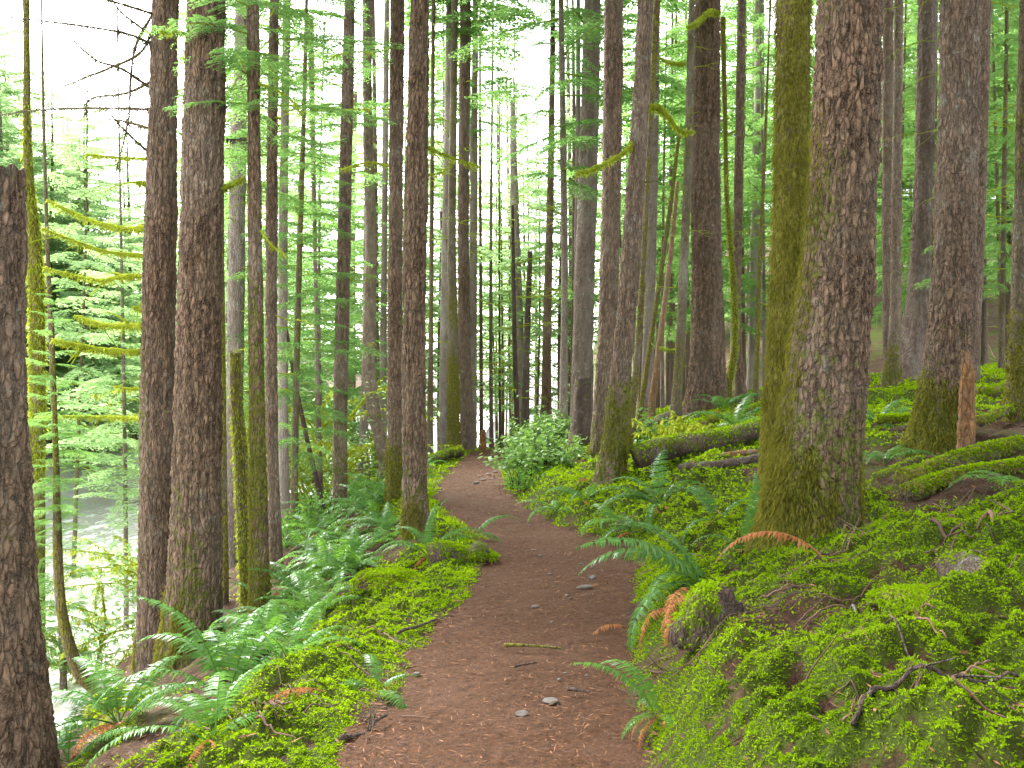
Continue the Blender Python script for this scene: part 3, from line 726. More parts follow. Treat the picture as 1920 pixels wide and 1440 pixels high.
tree('CRs', 'small red-brown splintered stump at the crest of the path', [(905, 845, 12), (905, 825, 11), (907, 805, 7)], d=23.5, H=.7, crown=None, cat='stump', name='tree_stump', broken=True, seg=16, dz=.04, mat='rotten', pale=0)
# a pale yellow-mossed trunk across the bank
tree('L00', 'sunlit trunk thick with yellow moss beside the river, right of the dark snag', [(70, 900, 26), (71, 700, 26), (66, 480, 25), (52, 300, 16), (50, 80, 11)], d=16, H=9, crown=None, seg=30, dz=.05, mat='bark_mossy', moss=(0, 1, .75), pale=.9, flare=.05)

# moss coats
r_, b_, d_, inf = TREES['R1']
fuzz_coat(r_, inf, -.1, 9., 30000, .042, RNG, lambda V, N, m: (N[:, 1] < .5) & (m > .45), W=.13, hang=1.6)
r_, b_, d_, inf = TREES['R2']
fuzz_coat(r_, inf, -.1, 1.6, 13000, .034, RNG, lambda V, N, m: (N[:, 1] < .4) & (m > .62), W=.22)
fuzz_coat(r_, inf, .3, 3.25, 9000, .035, RNG, lambda V, N, m: (N[:, 0] < -.80) & (N[:, 1] < .5), W=.13, hang=1.7)
r_, b_, d_, inf = TREES['R6']
fuzz_coat(r_, inf, -.1, 1.1, 6000, .035, RNG, lambda V, N, m: (N[:, 1] < .4) & (m > .45))
r_, b_, d_, inf = TREES['R8']
fuzz_coat(r_, inf, -.1, 4, 2500, .035, RNG, lambda V, N, m: (N[:, 1] < .4) & (m > .45))
r_, b_, d_, inf = TREES['L4']
fuzz_coat(r_, inf, -.1, 3, 3000, .03, RNG, lambda V, N, m: (N[:, 1] < .4) & (m > .3), mat='moss_limb')
r_, b_, d_, inf = TREES['L2']
fuzz_coat(r_, inf, -.1, 1.8, 5000, .03, RNG, lambda V, N, m: (N[:, 1] < .4) & (m > .62))
r_, b_, d_, inf = TREES['L00']
fuzz_coat(r_, inf, 0, 6, 4000, .06, RNG, lambda V, N, m: (N[:, 1] < .4), mat='moss_limb')
r_, b_, d_, inf = TREES['C14']
fuzz_coat(r_, inf, -.1, 6, 2500, .04, RNG, lambda V, N, m: (N[:, 1] < .4), mat='moss_limb')

for key, z0, z1, nn, th in (('L5', -.1, 3.8, 5000, .55), ('L13', -.1, 2.2, 3500, .5), ('L12', -.1, 2, 3000, .5), ('C7', -.1, 2.0, 2600, .6), ('C8', -.1, 2.2, 3400, .6), ('R4', -.1, 1.8, 1500, .5), ('L15b', -.1, 5, 3500, .4), ('C9', 0, 4, 2500, .4), ('L1', 0, 1.5, 2000, .4)):
    r_, b_, d_, inf = TREES[key]
    fuzz_coat(r_, inf, z0, z1, nn, .021 + .0006 * d_, RNG, lambda V, N, m: (N[:, 1] < .4) & (m > th), W=.22)
# limbs on the left pair
r_, b_, d_, _i = TREES['L1']
for pix, r0, r1, dd in (([(276, 428), (215, 426), (150, 405), (88, 375)], .03, .012, .5), ([(274, 480), (200, 472), (140, 452), (78, 428)], .024, .01, -.3),
                        ([(272, 517), (230, 518), (190, 526), (135, 515), (80, 502)], .024, .012, .6), ([(269, 612), (235, 610), (195, 609), (140, 592)], .035, .014, .3),
                        ([(267, 660), (200, 657), (150, 648), (98, 638)], .03, .022, -.4), ([(268, 785), (180, 781), (66, 781)], .02, .008, 1.0),
                        ([(276, 298), (225, 296), (160, 290)], .018, .01, .3), ([(266, 730), (240, 728), (212, 725)], .016, .008, 0), ([(274, 345), (262, 342), (256, 343)], .03, .02, 0), ([(270, 582), (258, 580), (250, 575)], .025, .015, 0)):
    limb(r_, b_, pix, d_, r0, r1, 1.2, dd, forks=5)
for pix, dd in (([(284, 82), (240, 64), (150, 48), (0, 30)], -1.5), ([(282, 165), (230, 130), (180, 112), (132, 72)], -.8), ([(280, 205), (200, 203), (90, 205), (0, 215)], 1.), ([(290, 70), (262, 50), (225, 20), (200, -20)], -.5),
                ([(278, 285), (250, 260), (225, 235), (205, 210)], -.6), ([(278, 240), (235, 228), (205, 224)], .4), ([(285, 60), (262, 100), (200, 130), (110, 165)], -.5),
                ([(280, 155), (235, 175), (170, 185), (160, 215)], .6), ([(290, 20), (255, 85), (245, 150), (240, 230), (215, 330)], -.4), ([(300, 30), (200, 0), (100, -20)], -.8)):
    limb(r_, b_, pix, d_, .017, .006, .7, dd, 'dead_branch', 'bark_mossy', forks=6)
r_, b_, d_, _i = TREES['L2']
limb(r_, b_, [(412, 358), (435, 346), (458, 333)], d_, .032, .02, 1.2, 0)
limb(r_, b_, [(352, 65), (325, 58), (302, 60)], d_, .02, .012, 1.2, -.5)
r_, b_, d_, _i = TREES['L5']
limb(r_, b_, [(478, 155), (520, 170), (548, 190), (565, 218)], d_, .016, .006, .6, -.3)
limb(r_, b_, [(470, 262), (445, 262), (425, 262)], d_, .014, .008, .6, .3, 'dead_branch', 'deadwood')
limb(r_, b_, [(488, 430), (510, 460), (535, 478)], d_, .013, .006, .8, -.4)
r_, b_, d_, _i = TREES['L13']
limb(r_, b_, [(795, 272), (820, 285), (860, 300), (900, 312)], d_, .022, .008, 1., 1.2)
limb(r_, b_, [(797, 330), (830, 322), (850, 300)], d_, .011, .006, .6, 1)
r_, b_, d_, _i = TREES['L12']
limb(r_, b_, [(732, 312), (690, 305), (640, 318)], d_, .02, .012, .9, .5)
limb(r_, b_, [(735, 90), (700, 98), (640, 100), (590, 130)], d_, .014, .005, .8, 1.5)
limb(r_, b_, [(735, 205), (640, 205), (560, 210)], d_, .010, .004, .6, 1.)
r_, b_, d_, _i = TREES['C8']
limb(r_, b_, [(1192, 262), (1170, 285), (1140, 303), (1110, 318), (1082, 325)], d_, .02, .022, 1.5, -.8)
limb(r_, b_, [(1208, 208), (1228, 200), (1250, 215), (1275, 245), (1300, 246)], d_, .05, .012, 1.6, .4)
r_, b_, d_, _i = TREES['C13']
limb(r_, b_, [(1345, 25), (1330, 22), (1310, 40), (1290, 52)], d_ - .5, .05, .03, 1., -1.5)
r_, b_, d_, _i = TREES['C12']
limb(r_, b_, [(1285, 120), (1255, 118), (1235, 108)], d_, .035, .02, 1., .2)
limb(r_, b_, [(1275, 655), (1255, 656), (1238, 652)], d_, .025, .02, 1., .2)
r_, b_, d_, _i = TREES['R2']
r_, b_, d_, _i = TREES['R3']
limb(r_, b_, [(1665, 30), (1680, 22), (1690, 20)], d_, .03, .02, 1., -.2)
limb(r_, b_, [(1663, 112), (1678, 105), (1690, 90)], d_, .03, .02, 1., -.2)
for key, z0, z1, nb, L in (('C17', 1.5, 7.5, 26, .8), ('C1', 1., 6.5, 26, 1.3), ('C3', .5, 5, 10, .9), ('C4', 2, 10, 16, 1.2), ('C5', 1.5, 6, 12, 1.2), ('L15', 3, 9, 14, 1.2), ('L16', 4, 10, 12, 1.1), ('L17', 2, 9, 14, 1.2), ('C10', 1, 5, 6, .5),
                           ('C12', 2, 8, 12, .9), ('C15', 3, 10, 10, .9), ('C16', 3, 12, 14, 1.4), ('L10', 2, 8, 10, .8), ('L8', 2.5, 7.5, 10, .7), ('L3', 2, 7, 12, .8), ('R5b', 2, 10, 14, 1.2), ('R7', 2, 7, 16, 1.6), ('L14', 1, 8, 14, .7), ('L6', 2.2, 6, 8, .7), ('L7', 2, 6, 10, .8)):
    r_, b_, d_, inf = TREES[key]
    whorl(r_, z0, z1, nb, L, RNG, .016 if d_ > 20 else .010, lambda z, i=inf: np.interp(z, i[0], i[1]))
for key, z0, z1, nb in (('L1', 1.2, 5.5, 8), ('L2', 1.6, 5.5, 8), ('L13', 1., 5, 10), ('L12', 1.5, 6, 8), ('R2', 1.6, 4.4, 5), ('R6', 1.5, 5, 8), ('C6', 2, 9, 8), ('C7', 1.5, 7, 10), ('C8', 1.2, 6, 9), ('C13', 2, 9, 9), ('R3', 1.5, 7, 9), ('R4', 1.5, 7, 8), ('L5', 2, 5.5, 8)):
    r_, b_, d_, inf = TREES[key]
    whorl(r_, z0, z1, nb, np.interp(2, inf[0], inf[3]) + .14, RNG, .013, lambda z, i=inf: np.interp(z, i[0], i[1]), 'deadwood', 'branch_stub', .1, 0)
#@@PART3
# ------------------------------------------------------------------ understorey and background trees (copies)
def simple_trunk(seed, H=20, r=.16, mat='bark_grey', moss=.15, pale=.5):
    rng = np.random.default_rng(seed)
    z = np.concatenate([np.arange(-.6, 14, .35), np.arange(14, H + .1, 1.)])
    P = np.stack([.12 * np.sin(z * .25 + seed) , .12 * np.cos(z * .2 + seed * 2), z], 1)
    R = r * (1 - z / (H + .6)) ** .7 * (1 + .5 * np.exp(-np.maximum(z, 0) / .3))
    V, F = tube(P, np.maximum(R, .015), 12, .12, 3.)
    k = len(V)
    return mesh('trunk', V, F, M[mat], {'moss': np.full(k, moss) + (fbm(V, 2) - .5) * .5, 'pale': np.full(k, pale), 'furrow': fbm(V * np.array([20, 20, 4]), 2)})
ST = [simple_trunk(1, 22, .17, 'bark', .05, .35), simple_trunk(2, 22, .15, 'bark_grey', .15, .7), simple_trunk(3, 22, .14, 'bark_mossy', .45, .3), simple_trunk(4, 22, .2, 'bark', .1, .15)]
YST = [simple_trunk(5, 12, .055, 'bark_mossy', .4, .3), simple_trunk(6, 12, .05, 'bark_grey', .3, .4)]
DB = []
def far_tree(px, d, label, group, sc=1., crown=None, z0=6., csc=1., trunk_i=None, young=False, gx=None, name='conifer_tree', cat='tree', dead=False, tw=1.):
    x = (px - CX) / FPX * d if gx is None else gx
    b = np.array([x, d, hxy(x, d)])
    root = thing(name, label, cat, b, group, RNG.uniform(0, 6.28))
    lst = YST if young else ST
    if crown is not None and not young: sc = min(sc, (z0 + (12 if crown is not CTOP else 10) * csc) / 22.6); tw = tw * 1.2
    t = obj('trunk', lst[RNG.integers(len(lst)) if trunk_i is None else trunk_i], root, sc=(sc * tw, sc * tw, sc))
    if crown is not None:
        add_crown(root, crown[RNG.integers(len(crown))], 0, 0, z0, csc)
    if dead:
        if not DB:
            for s in range(4):
                tmp = whorl(root, 1.2, 9, 26, 1.3, np.random.default_rng(900 + s), .017, forks=1, split=False)
                DB.append(tmp.data)
                if s: bpy.data.objects.remove(tmp)
        else: obj('dead_branch', DB[RNG.integers(4)], root, (0, 0, 0), (0, 0, RNG.uniform(0, 6)))
    return root

# young hemlocks placed one by one
YH = [(565, 15.5, 'young hemlock with feathery sprays filling the gap left of the dark roadside pair', 1.2, .62, CF), (478, 21, 'young hemlock behind the slim dark trunk of the fern bank', 1.0, .95, CF),
      (610, 24, 'bright hemlock sapling right of the mossy tangle, above the water gap', 1.0, 1.0, CF), (705, 27, 'bright hemlock behind the tree with the J-shaped foot', 1.5, 1.05, CF),
      (820, 36, 'hemlock filling the gap right of the moss-speckled trunk', 1.5, 1.0, CP), (925, 46, 'hemlock just past the crest of the path, centre of the photo', 1.5, 1.0, CP),
      (1005, 37, 'hemlock behind the short dark snag in the centre', 1.4, .95, CP), (1165, 33, 'hemlock behind the tight cluster right of the path', 2.5, 1.0, CCs), (1250, 27, 'hemlock between the leaning poles and the cluster', 2.2, .95, CF),
      (1350, 31, 'hemlock behind the big furrowed trunk', 2.2, 1.05, CCs), (1885, 18.5, 'dim hemlock right of the narrow dark trunk, near the right edge', 1.4, .8, CF), (1690, 24, 'hemlock between the near twins and the cedar with the hollowed foot', 1.6, .9, CF), (1425, 28, 'hemlock in the gap left of the olive-mossed trunk', 2.2, .9, CF), (1655, 30, 'hemlock in the gap right of the largest trunk', 2.4, 1.0, CCs),
      (1705, 35, 'hemlock seen left of the hollow-footed cedar', 2.4, 1.0, CCs), (1868, 24, 'hemlock in the gap right of the stout scaly trunk', 2.6, .95, CF), (1930, 32, 'hemlock at the right edge of the photo behind a mossy trunk', 2.6, 1.05, CCs),
      (1300, 40, 'hemlock deep behind the lichen-spotted mossy trunk', 3, 1.1, CCs)]
for px, d, lb, z0, cs, lst in YH:
    far_tree(px, d, lb, None, 1., lst, z0, cs, young=True, name='young_hemlock')
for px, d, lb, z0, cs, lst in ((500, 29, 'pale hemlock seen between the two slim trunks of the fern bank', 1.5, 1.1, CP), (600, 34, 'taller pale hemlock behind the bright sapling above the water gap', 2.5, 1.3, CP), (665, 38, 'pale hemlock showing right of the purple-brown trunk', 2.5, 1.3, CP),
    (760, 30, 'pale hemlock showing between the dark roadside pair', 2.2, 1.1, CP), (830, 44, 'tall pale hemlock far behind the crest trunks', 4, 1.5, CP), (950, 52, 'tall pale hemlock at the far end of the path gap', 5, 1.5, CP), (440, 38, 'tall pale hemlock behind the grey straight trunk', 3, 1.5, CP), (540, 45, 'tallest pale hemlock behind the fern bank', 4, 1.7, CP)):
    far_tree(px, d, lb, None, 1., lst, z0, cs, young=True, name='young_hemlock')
# pale riverside trees, left
for px, d, lb, z0, cs in ((225, 19, 'pale drooping hemlock on the riverbank left of the close pair', 3.0, .5), (100, 15, 'small drooping riverside hemlock with a crooked mossy stem', 1.0, .36), (150, 24, 'pale hemlock leaning over the river behind the yellow-mossed trunk', 3.2, .8),
                          (430, 26, 'pale hemlock on the riverbank behind the grey straight trunk', 1.0, .85), (560, 30, 'pale hemlock by the water behind the mossy tangle', 1.2, .85)):
    x = (px - CX) / FPX * d
    far_tree(px, d, lb, None, 1., CP if d > 16 else CF, z0, cs, young=True, name='young_hemlock')
# far bank
for i in range(80):
    d = RNG.uniform(26, 80); px = RNG.uniform(-260, 800)
    x = (px - CX) / FPX * d
    tl = -(x - pcx(d)) - phw(d)
    if tl < 16.5: 
        x = pcx(d) - phw(d) - RNG.uniform(16.5, 30)
    if -420 < x / d * FPX + CX - 0 < 2300:
        s = RNG.uniform(.75, 1.15) * (.8 if (60 < x / d * FPX + CX < 290) else 1)
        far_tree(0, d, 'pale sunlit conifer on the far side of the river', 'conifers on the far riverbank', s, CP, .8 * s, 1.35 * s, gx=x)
# far forest right and centre
n = 0
while n < 150:
    d = 26 + 66 * RNG.random() ** .8; px = RNG.uniform(560, 2080)
    x = (px - CX) / FPX * d; tl = -(x - pcx(d)) - phw(d)
    if tl > 3.6 or abs(x - pcx(d)) < .9: continue
    right = px > 1180
    lab = ('distant slender trunk deep in the shaded forest on the right', 'deep forest trunks on the right') if right else ('distant slender trunk in the bright forest beyond the crest of the path', 'far trunks beyond the crest')
    c = None; u = RNG.random()
    if u < (.78 if right else .5): c = CCs if right else CP
    far_tree(px, d, lab[0], lab[1], RNG.uniform(.8, 1.25), c, RNG.uniform(1.2, 8.5), RNG.uniform(.8, 1.2), dead=RNG.random() < .6, tw=RNG.uniform(.5, 1.0))
    n += 1

n = 0
while n < 42:
    d = RNG.uniform(27, 62); px = RNG.uniform(870, 1085) if n < 28 else RNG.uniform(560, 870)
    x = (px - CX) / FPX * d; tl = -(x - pcx(d)) - phw(d)
    if tl > 3.8 or abs(x - pcx(d)) < .75: n += 1; continue
    far_tree(px, d, 'thin bare-stemmed trunk in the crowd of poles beyond the crest of the path', 'thin poles beyond the crest', RNG.uniform(.7, 1.1), None, dead=RNG.random() < .5, tw=RNG.uniform(.3, .6)); n += 1
# mossy multi-stemmed shrubs by the water
def tangle(label, px, py, d, H, nst, seed, spread=1., r=.03, leaves=True):
    rng = np.random.default_rng(seed)
    b = wp(px, py, d); b[2] = hxy(b[0], d)
    root = thing('mossy_shrub', label, 'shrub', b)
    mb = MB(); tips = []
    for i in range(nst):
        az = rng.uniform(0, 2 * pi); L = H * rng.uniform(.6, 1.2); lean = rng.uniform(.2, .8) * spread
        t = np.linspace(0, 1, 12)
        def arc(o, az, L, lean, r):
            x = lean * L * t ** 1.3; z = L * (t - .35 * lean * t ** 2)
            C = o + np.stack([np.cos(az) * x, np.sin(az) * x, z], 1)
            C[1:, :2] += np.cumsum(rng.normal(size=(11, 2)) * .025 * L, 0)
            V, F = tube(C, r * (1.1 - .85 * t), 6, .5, 9.); mb.add(V, F)
            m = int(70 * L); j = rng.integers(0, 12, m)
            nn = nrm(rng.normal(size=(m, 3)))
            P = C[j] + (C[np.minimum(j + 1, 11)] - C[j]) * rng.random((m, 1)) + nn * (r * (1.1 - .85 * t))[j][:, None] * .7
            V, F = blades(P, nn + np.array([0, 0, -.8]), .07 * rng.uniform(.5, 1.5, m), .03, rng, .3); mb.add(V, F)
            return C
        C = arc(np.array([rng.normal() * .12, rng.normal() * .12, -.1]), az, L, lean, r)
        for q in range(7):
            s = rng.integers(3, 11)
            C2 = arc(C[s], az + rng.normal() * 1.1, L * rng.uniform(.25, .6), rng.uniform(.9, 2.4), r * .55); tips.append(C2[5:])
    obj('mossy_stems', mb.mesh('mossy_stems', M['moss_limb']), root)
    if leaves:
        T = np.concatenate(tips); m = 1500; P = T[rng.integers(0, len(T), m)] + rng.normal(size=(m, 3)) * .16
        D = rng.normal(size=(m, 3)); D[:, 2] *= .3
        V, F = blades(P, D, .11 * rng.uniform(.6, 1.4, m), .06, rng, .2, np.tile([0, 0, 1.], (m, 1)) + rng.normal(size=(m, 3)) * .4)
        obj('foliage', mesh('foliage', V, F, M['hemlock_lit'], None, False), root)
    return root
tangle('tangle of arching mossy stems in front of the bright water gap', 590, 930, 20.5, 2.6, 11, 5, 1.2)
tangle('mossy arching shrub at the water behind the close riverside pair', 330, 1080, 17, 2.0, 7, 6, 1.1)
tangle('mossy shrub behind the purple-brown trunk hugging another', 690, 860, 26, 2.8, 9, 7, 1.1)
tangle('low mossy branches over the river right of the crooked stem', 190, 1150, 15.5, 1.7, 6, 8, 1.3, .025)
tangle('tangle of yellow-green mossy dead branches below the big furrowed trunk', 1290, 838, 13.2, .55, 9, 9, 1.6, .022, False)

# crooked mossy stem near the river
tree('LX', 'crooked dark mossy stem swept outward at its foot above the river stones', [(184, 1300, 24), (150, 1262, 26), (122, 1180, 22), (110, 1080, 18), (106, 920, 13), (103, 780, 9)], d=11.5, H=4.3, topr=.012, crown=[(CF, 1.9, .3)], seg=24, dz=.04, mat='bark_mossy', moss=(0, 1, .5), pale=0, flare=.1)

# ------------------------------------------------------------------ ferns
def frond_mesh(L, a0, curl, seed, mat, w=.115, n=42, droop=.35, ragged=0.):
    rng = np.random.default_rng(seed)
    s = np.linspace(0, 1, 60); ang = a0 - curl * s ** 1.2
    dx = np.cos(ang) * L / 59; dz = np.sin(ang) * L / 59
    C = np.stack([np.cumsum(dx), .03 * L * np.sin(s * 3 + seed), np.cumsum(dz)], 1)
    mb = MB(); V, F = tube(C[::4], .0045 * (1.1 - s[::4]) * (L / .8) ** .5 + .0008, 4); mb.add(V, F)
    T = nrm(np.gradient(C, axis=0)); up = nrm(np.cross(T, np.array([0, 1., 0]))) * -1
    up = np.where(up[:, 2:3] < 0, -up, up)
    u = np.linspace(.14, .985, n)
    for sg in (-1, 1):
        i = np.clip((u * 59).astype(int), 0, 59)
        pl = w * L / .8 * np.minimum(1, (u - .08) / .14) * np.minimum(1, ((1.02 - u) / .62)) ** .75
        pl = pl * rng.uniform(.86, 1.08, n)
        keep = rng.random(n) >= ragged
        D = np.array([0, sg, 0]) + T[i] * .28 - np.array([0, 0, 1]) * droop * rng.uniform(.4, 1.3, (n, 1)) + up[i] * .18
        D = nrm(D + rng.normal(size=(n, 3)) * (.05 + .25 * ragged))
        P = C[i]; pw = L * .84 / n * 1.02
        S = nrm(T[i] + rng.normal(size=(n, 3)) * .12)
        mid = P + D * (pl * .38)[:, None]; tip = P + D * pl[:, None]; tip[:, 2] -= pl * .18
        V = np.stack([P - S * pw * .34, mid - S * pw * .5 + up[i] * .004, tip, mid + S * pw * .44 + up[i] * .004, P + S * pw * .34], 1)[keep]
        V = V.reshape(-1, 3); mb.add(V, np.arange(len(V)).reshape(-1, 5))
    me = mb.mesh('frond', mat, False)
    return me
FR = {}
for nm, mt in (('fern', 'fern'), ('light', 'fern_light')):
    FR[nm] = [frond_mesh(.8, 1.05 - .1 * i, 1.35 + .22 * i, 40 + i, M[mt]) for i in range(5)]
FR['dead'] = [frond_mesh(.7, .7, 1.9 + .3 * i, 60 + i, M['fern_dead'], .085, 30, .8, .18) for i in range(3)]
FR['up'] = [frond_mesh(.8, 1.4, .75 + .2 * i, 70 + i, M['fern']) for i in range(2)]

def fern(label, px, py, L, nf, kind='fern', dead=2, d=None, yaw=None, seed=None, dsp=(0, 6.28), name='sword_fern', spread=(0, 2 * pi), group=None, up=.0):
    rng = np.random.default_rng(int(px * 7 + py) if seed is None else seed)
    b = at(px, py) if d is None else wp(px, py, d)
    b[2] = hxy(b[0], b[1])
    root = thing(name, label, 'fern', b + np.array([0, 0, .01]), group)
    dead = dead + 1
    if yaw is None:
        yaw = [(spread[0] + (spread[1] - spread[0]) * (i + rng.uniform(.2, .8)) / nf, rng.uniform(.75, 1.15), rng.uniform(-.22, .28)) for i in range(nf)]
    for (a, s, pt) in yaw:
        lst = FR['up'] if rng.random() < up else FR[kind]
        obj('frond', lst[rng.integers(len(lst))], root, (0.02 * math.cos(a), .02 * math.sin(a), 0), (rng.uniform(-.3, .3), pt, a), L / .8 * s)
    for i in range(dead):
        obj('dead_frond', FR['dead'][rng.integers(3)], root, (0, 0, 0), (rng.uniform(-.3, .3), .5 + rng.uniform(0, .3), rng.uniform(*dsp)), L / .8 * rng.uniform(.6, .95))
    return root
W_, S_, E_, N_ = pi, -pi / 2, 0, pi / 2
# left side, near to far
fern('large blue-green sword fern below the thick scaly trunk, its fronds arching left over the bank', 425, 1322, .85, 0, yaw=[(W_ - .1, 1.05, -.35), (W_ + .25, 1., -.15), (W_ - .5, 1., -.3), (2.0, 1, -.4), (1.4, .9, -.45), (1.0, 1., -.35), (.5, .95, -.2), (S_ + .1, .6, .2), (-.6, .6, .15), (S_ - .6, .65, .1), (0.1, .8, 0), (3.9, .7, .25)], dead=3, kind='fern')
fern('sprawling fern in the lower left corner beside the dark snag', 225, 1392, .75, 9, dead=3, spread=(-.5, 4.2))
fern('fern cut by the bottom edge near the lower left corner', 130, 1440, .7, 7, dead=1, spread=(-.3, 3.4), d=6.0)
fern('light green fern cut by the bottom edge left of the path', 395, 1470, .55, 6, 'light', dead=2, spread=(.2, 3.6), d=4.55)
fern('tiny fern with few fronds on the moss at the left edge of the path', 705, 1300, .38, 0, yaw=[(1.9, 1, -.2), (-.9, 1., .3), (3.0, .9, .1), (.3, .6, .1)], dead=0)
fern('small blue-green fern drooping over the moss left of the path', 560, 1225, .5, 7, dead=3)
fern('light green fern with one broad frond pointing right at the moss edge', 590, 1172, .62, 8, 'light', dead=2)
fern('fern directly under the slim dark trunk with the mossy lower half', 520, 1145, .75, 10, dead=2)
fern('fern leaning left beside the bent moss-green snag', 480, 1195, .6, 8, dead=1)
fern('fern half hidden behind the large blue-green one', 545, 1262, .55, 8, 'light', dead=3)
for i, (px, py, L, kd) in enumerate(((560, 1085, .8, 'fern'), (610, 1062, .75, 'light'), (655, 1080, .7, 'fern'), (600, 1015, .8, 'light'), (648, 1010, .8, 'fern'), (690, 1030, .75, 'light'), (700, 975, .8, 'fern'), (660, 962, .8, 'light'), (735, 1005, .65, 'fern'), (570, 1040, .8, 'fern'), (720, 945, .7, 'light'), (620, 985, .85, 'fern'), (660, 925, .9, 'light'), (690, 905, .8, 'fern'))):
    fern('sword fern in the dense patch on the bank left of the moss-speckled trunk', px, py, L, 9, kd, 1, group='ferns crowding the left bank')
fern('upright fern at the foot of the moss-speckled trunk, one frond standing tall', 806, 1052, .68, 0, yaw=[(.35, 1.1, -.5), (.55, .9, -.75), (2.9, .95, -.1), (2.4, .85, -.35), (.1, .9, -.1), (-.4, .7, .1), (3.6, .8, .05), (1.3, .8, -.7)], dead=2)
fern('brownish fern frond arching over the left edge of the path', 885, 1010, .55, 0, yaw=[(.15, 1.05, -.3), (-.5, .8, .0), (2.9, .6, .1)], dead=2)
rng_ = np.random.default_rng(3)
for i in range(26):
    px = rng_.uniform(430, 760); py = 1265 - (px - 430) * .92 + rng_.uniform(-70, 45)
    fern('sword fern among the crowded undergrowth down the left bank', px, py, rng_.uniform(.45, .75), 8, 'light' if i % 2 else 'fern', 2, group='ferns down the left bank')
# right side
fern('small fern at the right edge of the path in the foreground, fronds curled left', 1240, 1352, .42, 0, yaw=[(2.2, 1.2, -.45), (2.95, 1.15, -.05), (1.9, .6, .0), (3.6, .6, .1), (S_, .7, .35), (-.4, .5, .3)], dead=3, kind='light')
fern('large spreading fern with long fronds hanging towards the path, above a small stump', 1322, 1095, .88, 0, yaw=[(2.85, 1.05, .0), (3.3, 1.1, .12), (3.7, 1.05, .25), (2.5, .85, -.1), (4.1, 1., .3), (3.05, .8, -.2), (1.9, .6, -.1), (3.95, .8, .1)], dead=7, dsp=(3., 4.6))
fern('pale green fern with a raised frond on the mossy slope behind the bright moss', 1235, 975, .78, 0, yaw=[(2.95, 1.05, -.05), (3.25, 1., .1), (2.4, .9, -.3), (1.2, 1.1, -.75), (.4, .9, -.4), (3.7, .9, .2), (4.3, .8, .2), (.1, .7, 0), (3.0, .7, -.4)], dead=2, kind='fern')
fern('fern with one tall bluish frond left of the largest trunk', 1345, 1010, .68, 0, yaw=[(1.9, 1.05, -.65), (2.8, .8, -.2), (3.6, .7, .1), (.2, .7, -.2)], dead=1)
fern('fern standing against the left foot of the largest trunk', 1398, 1032, .68, 0, yaw=[(.9, 1.05, -.75), (1.4, 1., -.8), (3.0, .7, -.2), (4.0, .6, .1)], dead=2)
fern('fern on the slope below the big furrowed trunk', 1385, 812, .85, 8, dead=1)
fern('arching fern left of the big furrowed trunk on the slope', 1355, 778, .8, 7, dead=1)
fern('fern between the largest trunk and the stout scaly one, left of the pair there', 1650, 800, .7, 8, dead=1)
fern('bluish fern low beside the right side of the largest trunk', 1655, 862, .6, 7, dead=1)
fern('fern below the mossy arched branch near the stout scaly trunk', 1695, 790, .6, 7, dead=0)
fern('fern at the right edge of the photo beside the mossy logs', 1905, 915, .55, 7, 'light', dead=1)
fern('small fern on the mossy bank where the path bends, beneath the round-leaved shrub', 1045, 965, .55, 7, 'light', dead=1)
fern('fern in front of the tight trunk cluster right of the path', 1095, 952, .6, 8, dead=2)
fern('low fern in the moss right of the bend in the path', 1150, 985, .55, 8, 'light', dead=1)
fern('low fern nearest the bend on the right mossy verge', 1185, 1005, .5, 7, dead=1)
fern('fern poking from the top of the round-leaved shrub', 1010, 805, .8, 6, 'light', dead=0)
fern('fern left of the path crest beside the black log', 800, 880, .6, 7, 'light', dead=0)
def dead_frond(label, px, py, yaw, L, pitch=.2):
    b = at(px, py); b[2] += .03
    tag(obj('dead_fern_frond', FR['dead'][int(px) % 3], None, b, (0, pitch, yaw), L / .7), label, 'dead frond')
dead_frond('large orange-tan dead frond arching on the moss in front of the largest trunk', 1545, 1078, 3.05, .7, -.1)
dead_frond('rusty dead frond hanging beside the small stump by the path', 1330, 1150, 3.6, .45, .2)
dead_frond('orange dead frond drooping towards the path below the large fern', 1270, 1165, 3.8, .45, .3)
dead_frond('broad orange dead frond hanging towards the camera under the large fern', 1300, 1135, 4.15, .62, .35)
dead_frond('longest orange dead frond lying down the bank beside the small stump', 1265, 1150, 4.4, .6, .42)
dead_frond('small orange dead frond lying flat on the right edge of the path', 1180, 1180, 3.3, .4, .2)
dead_frond('rusty dead frond lying on the left moss bank', 610, 1325, 3.3, .5, .3)
dead_frond('brown dead frond at the foot of the trunk cluster', 1075, 925, .6, .5, .1)

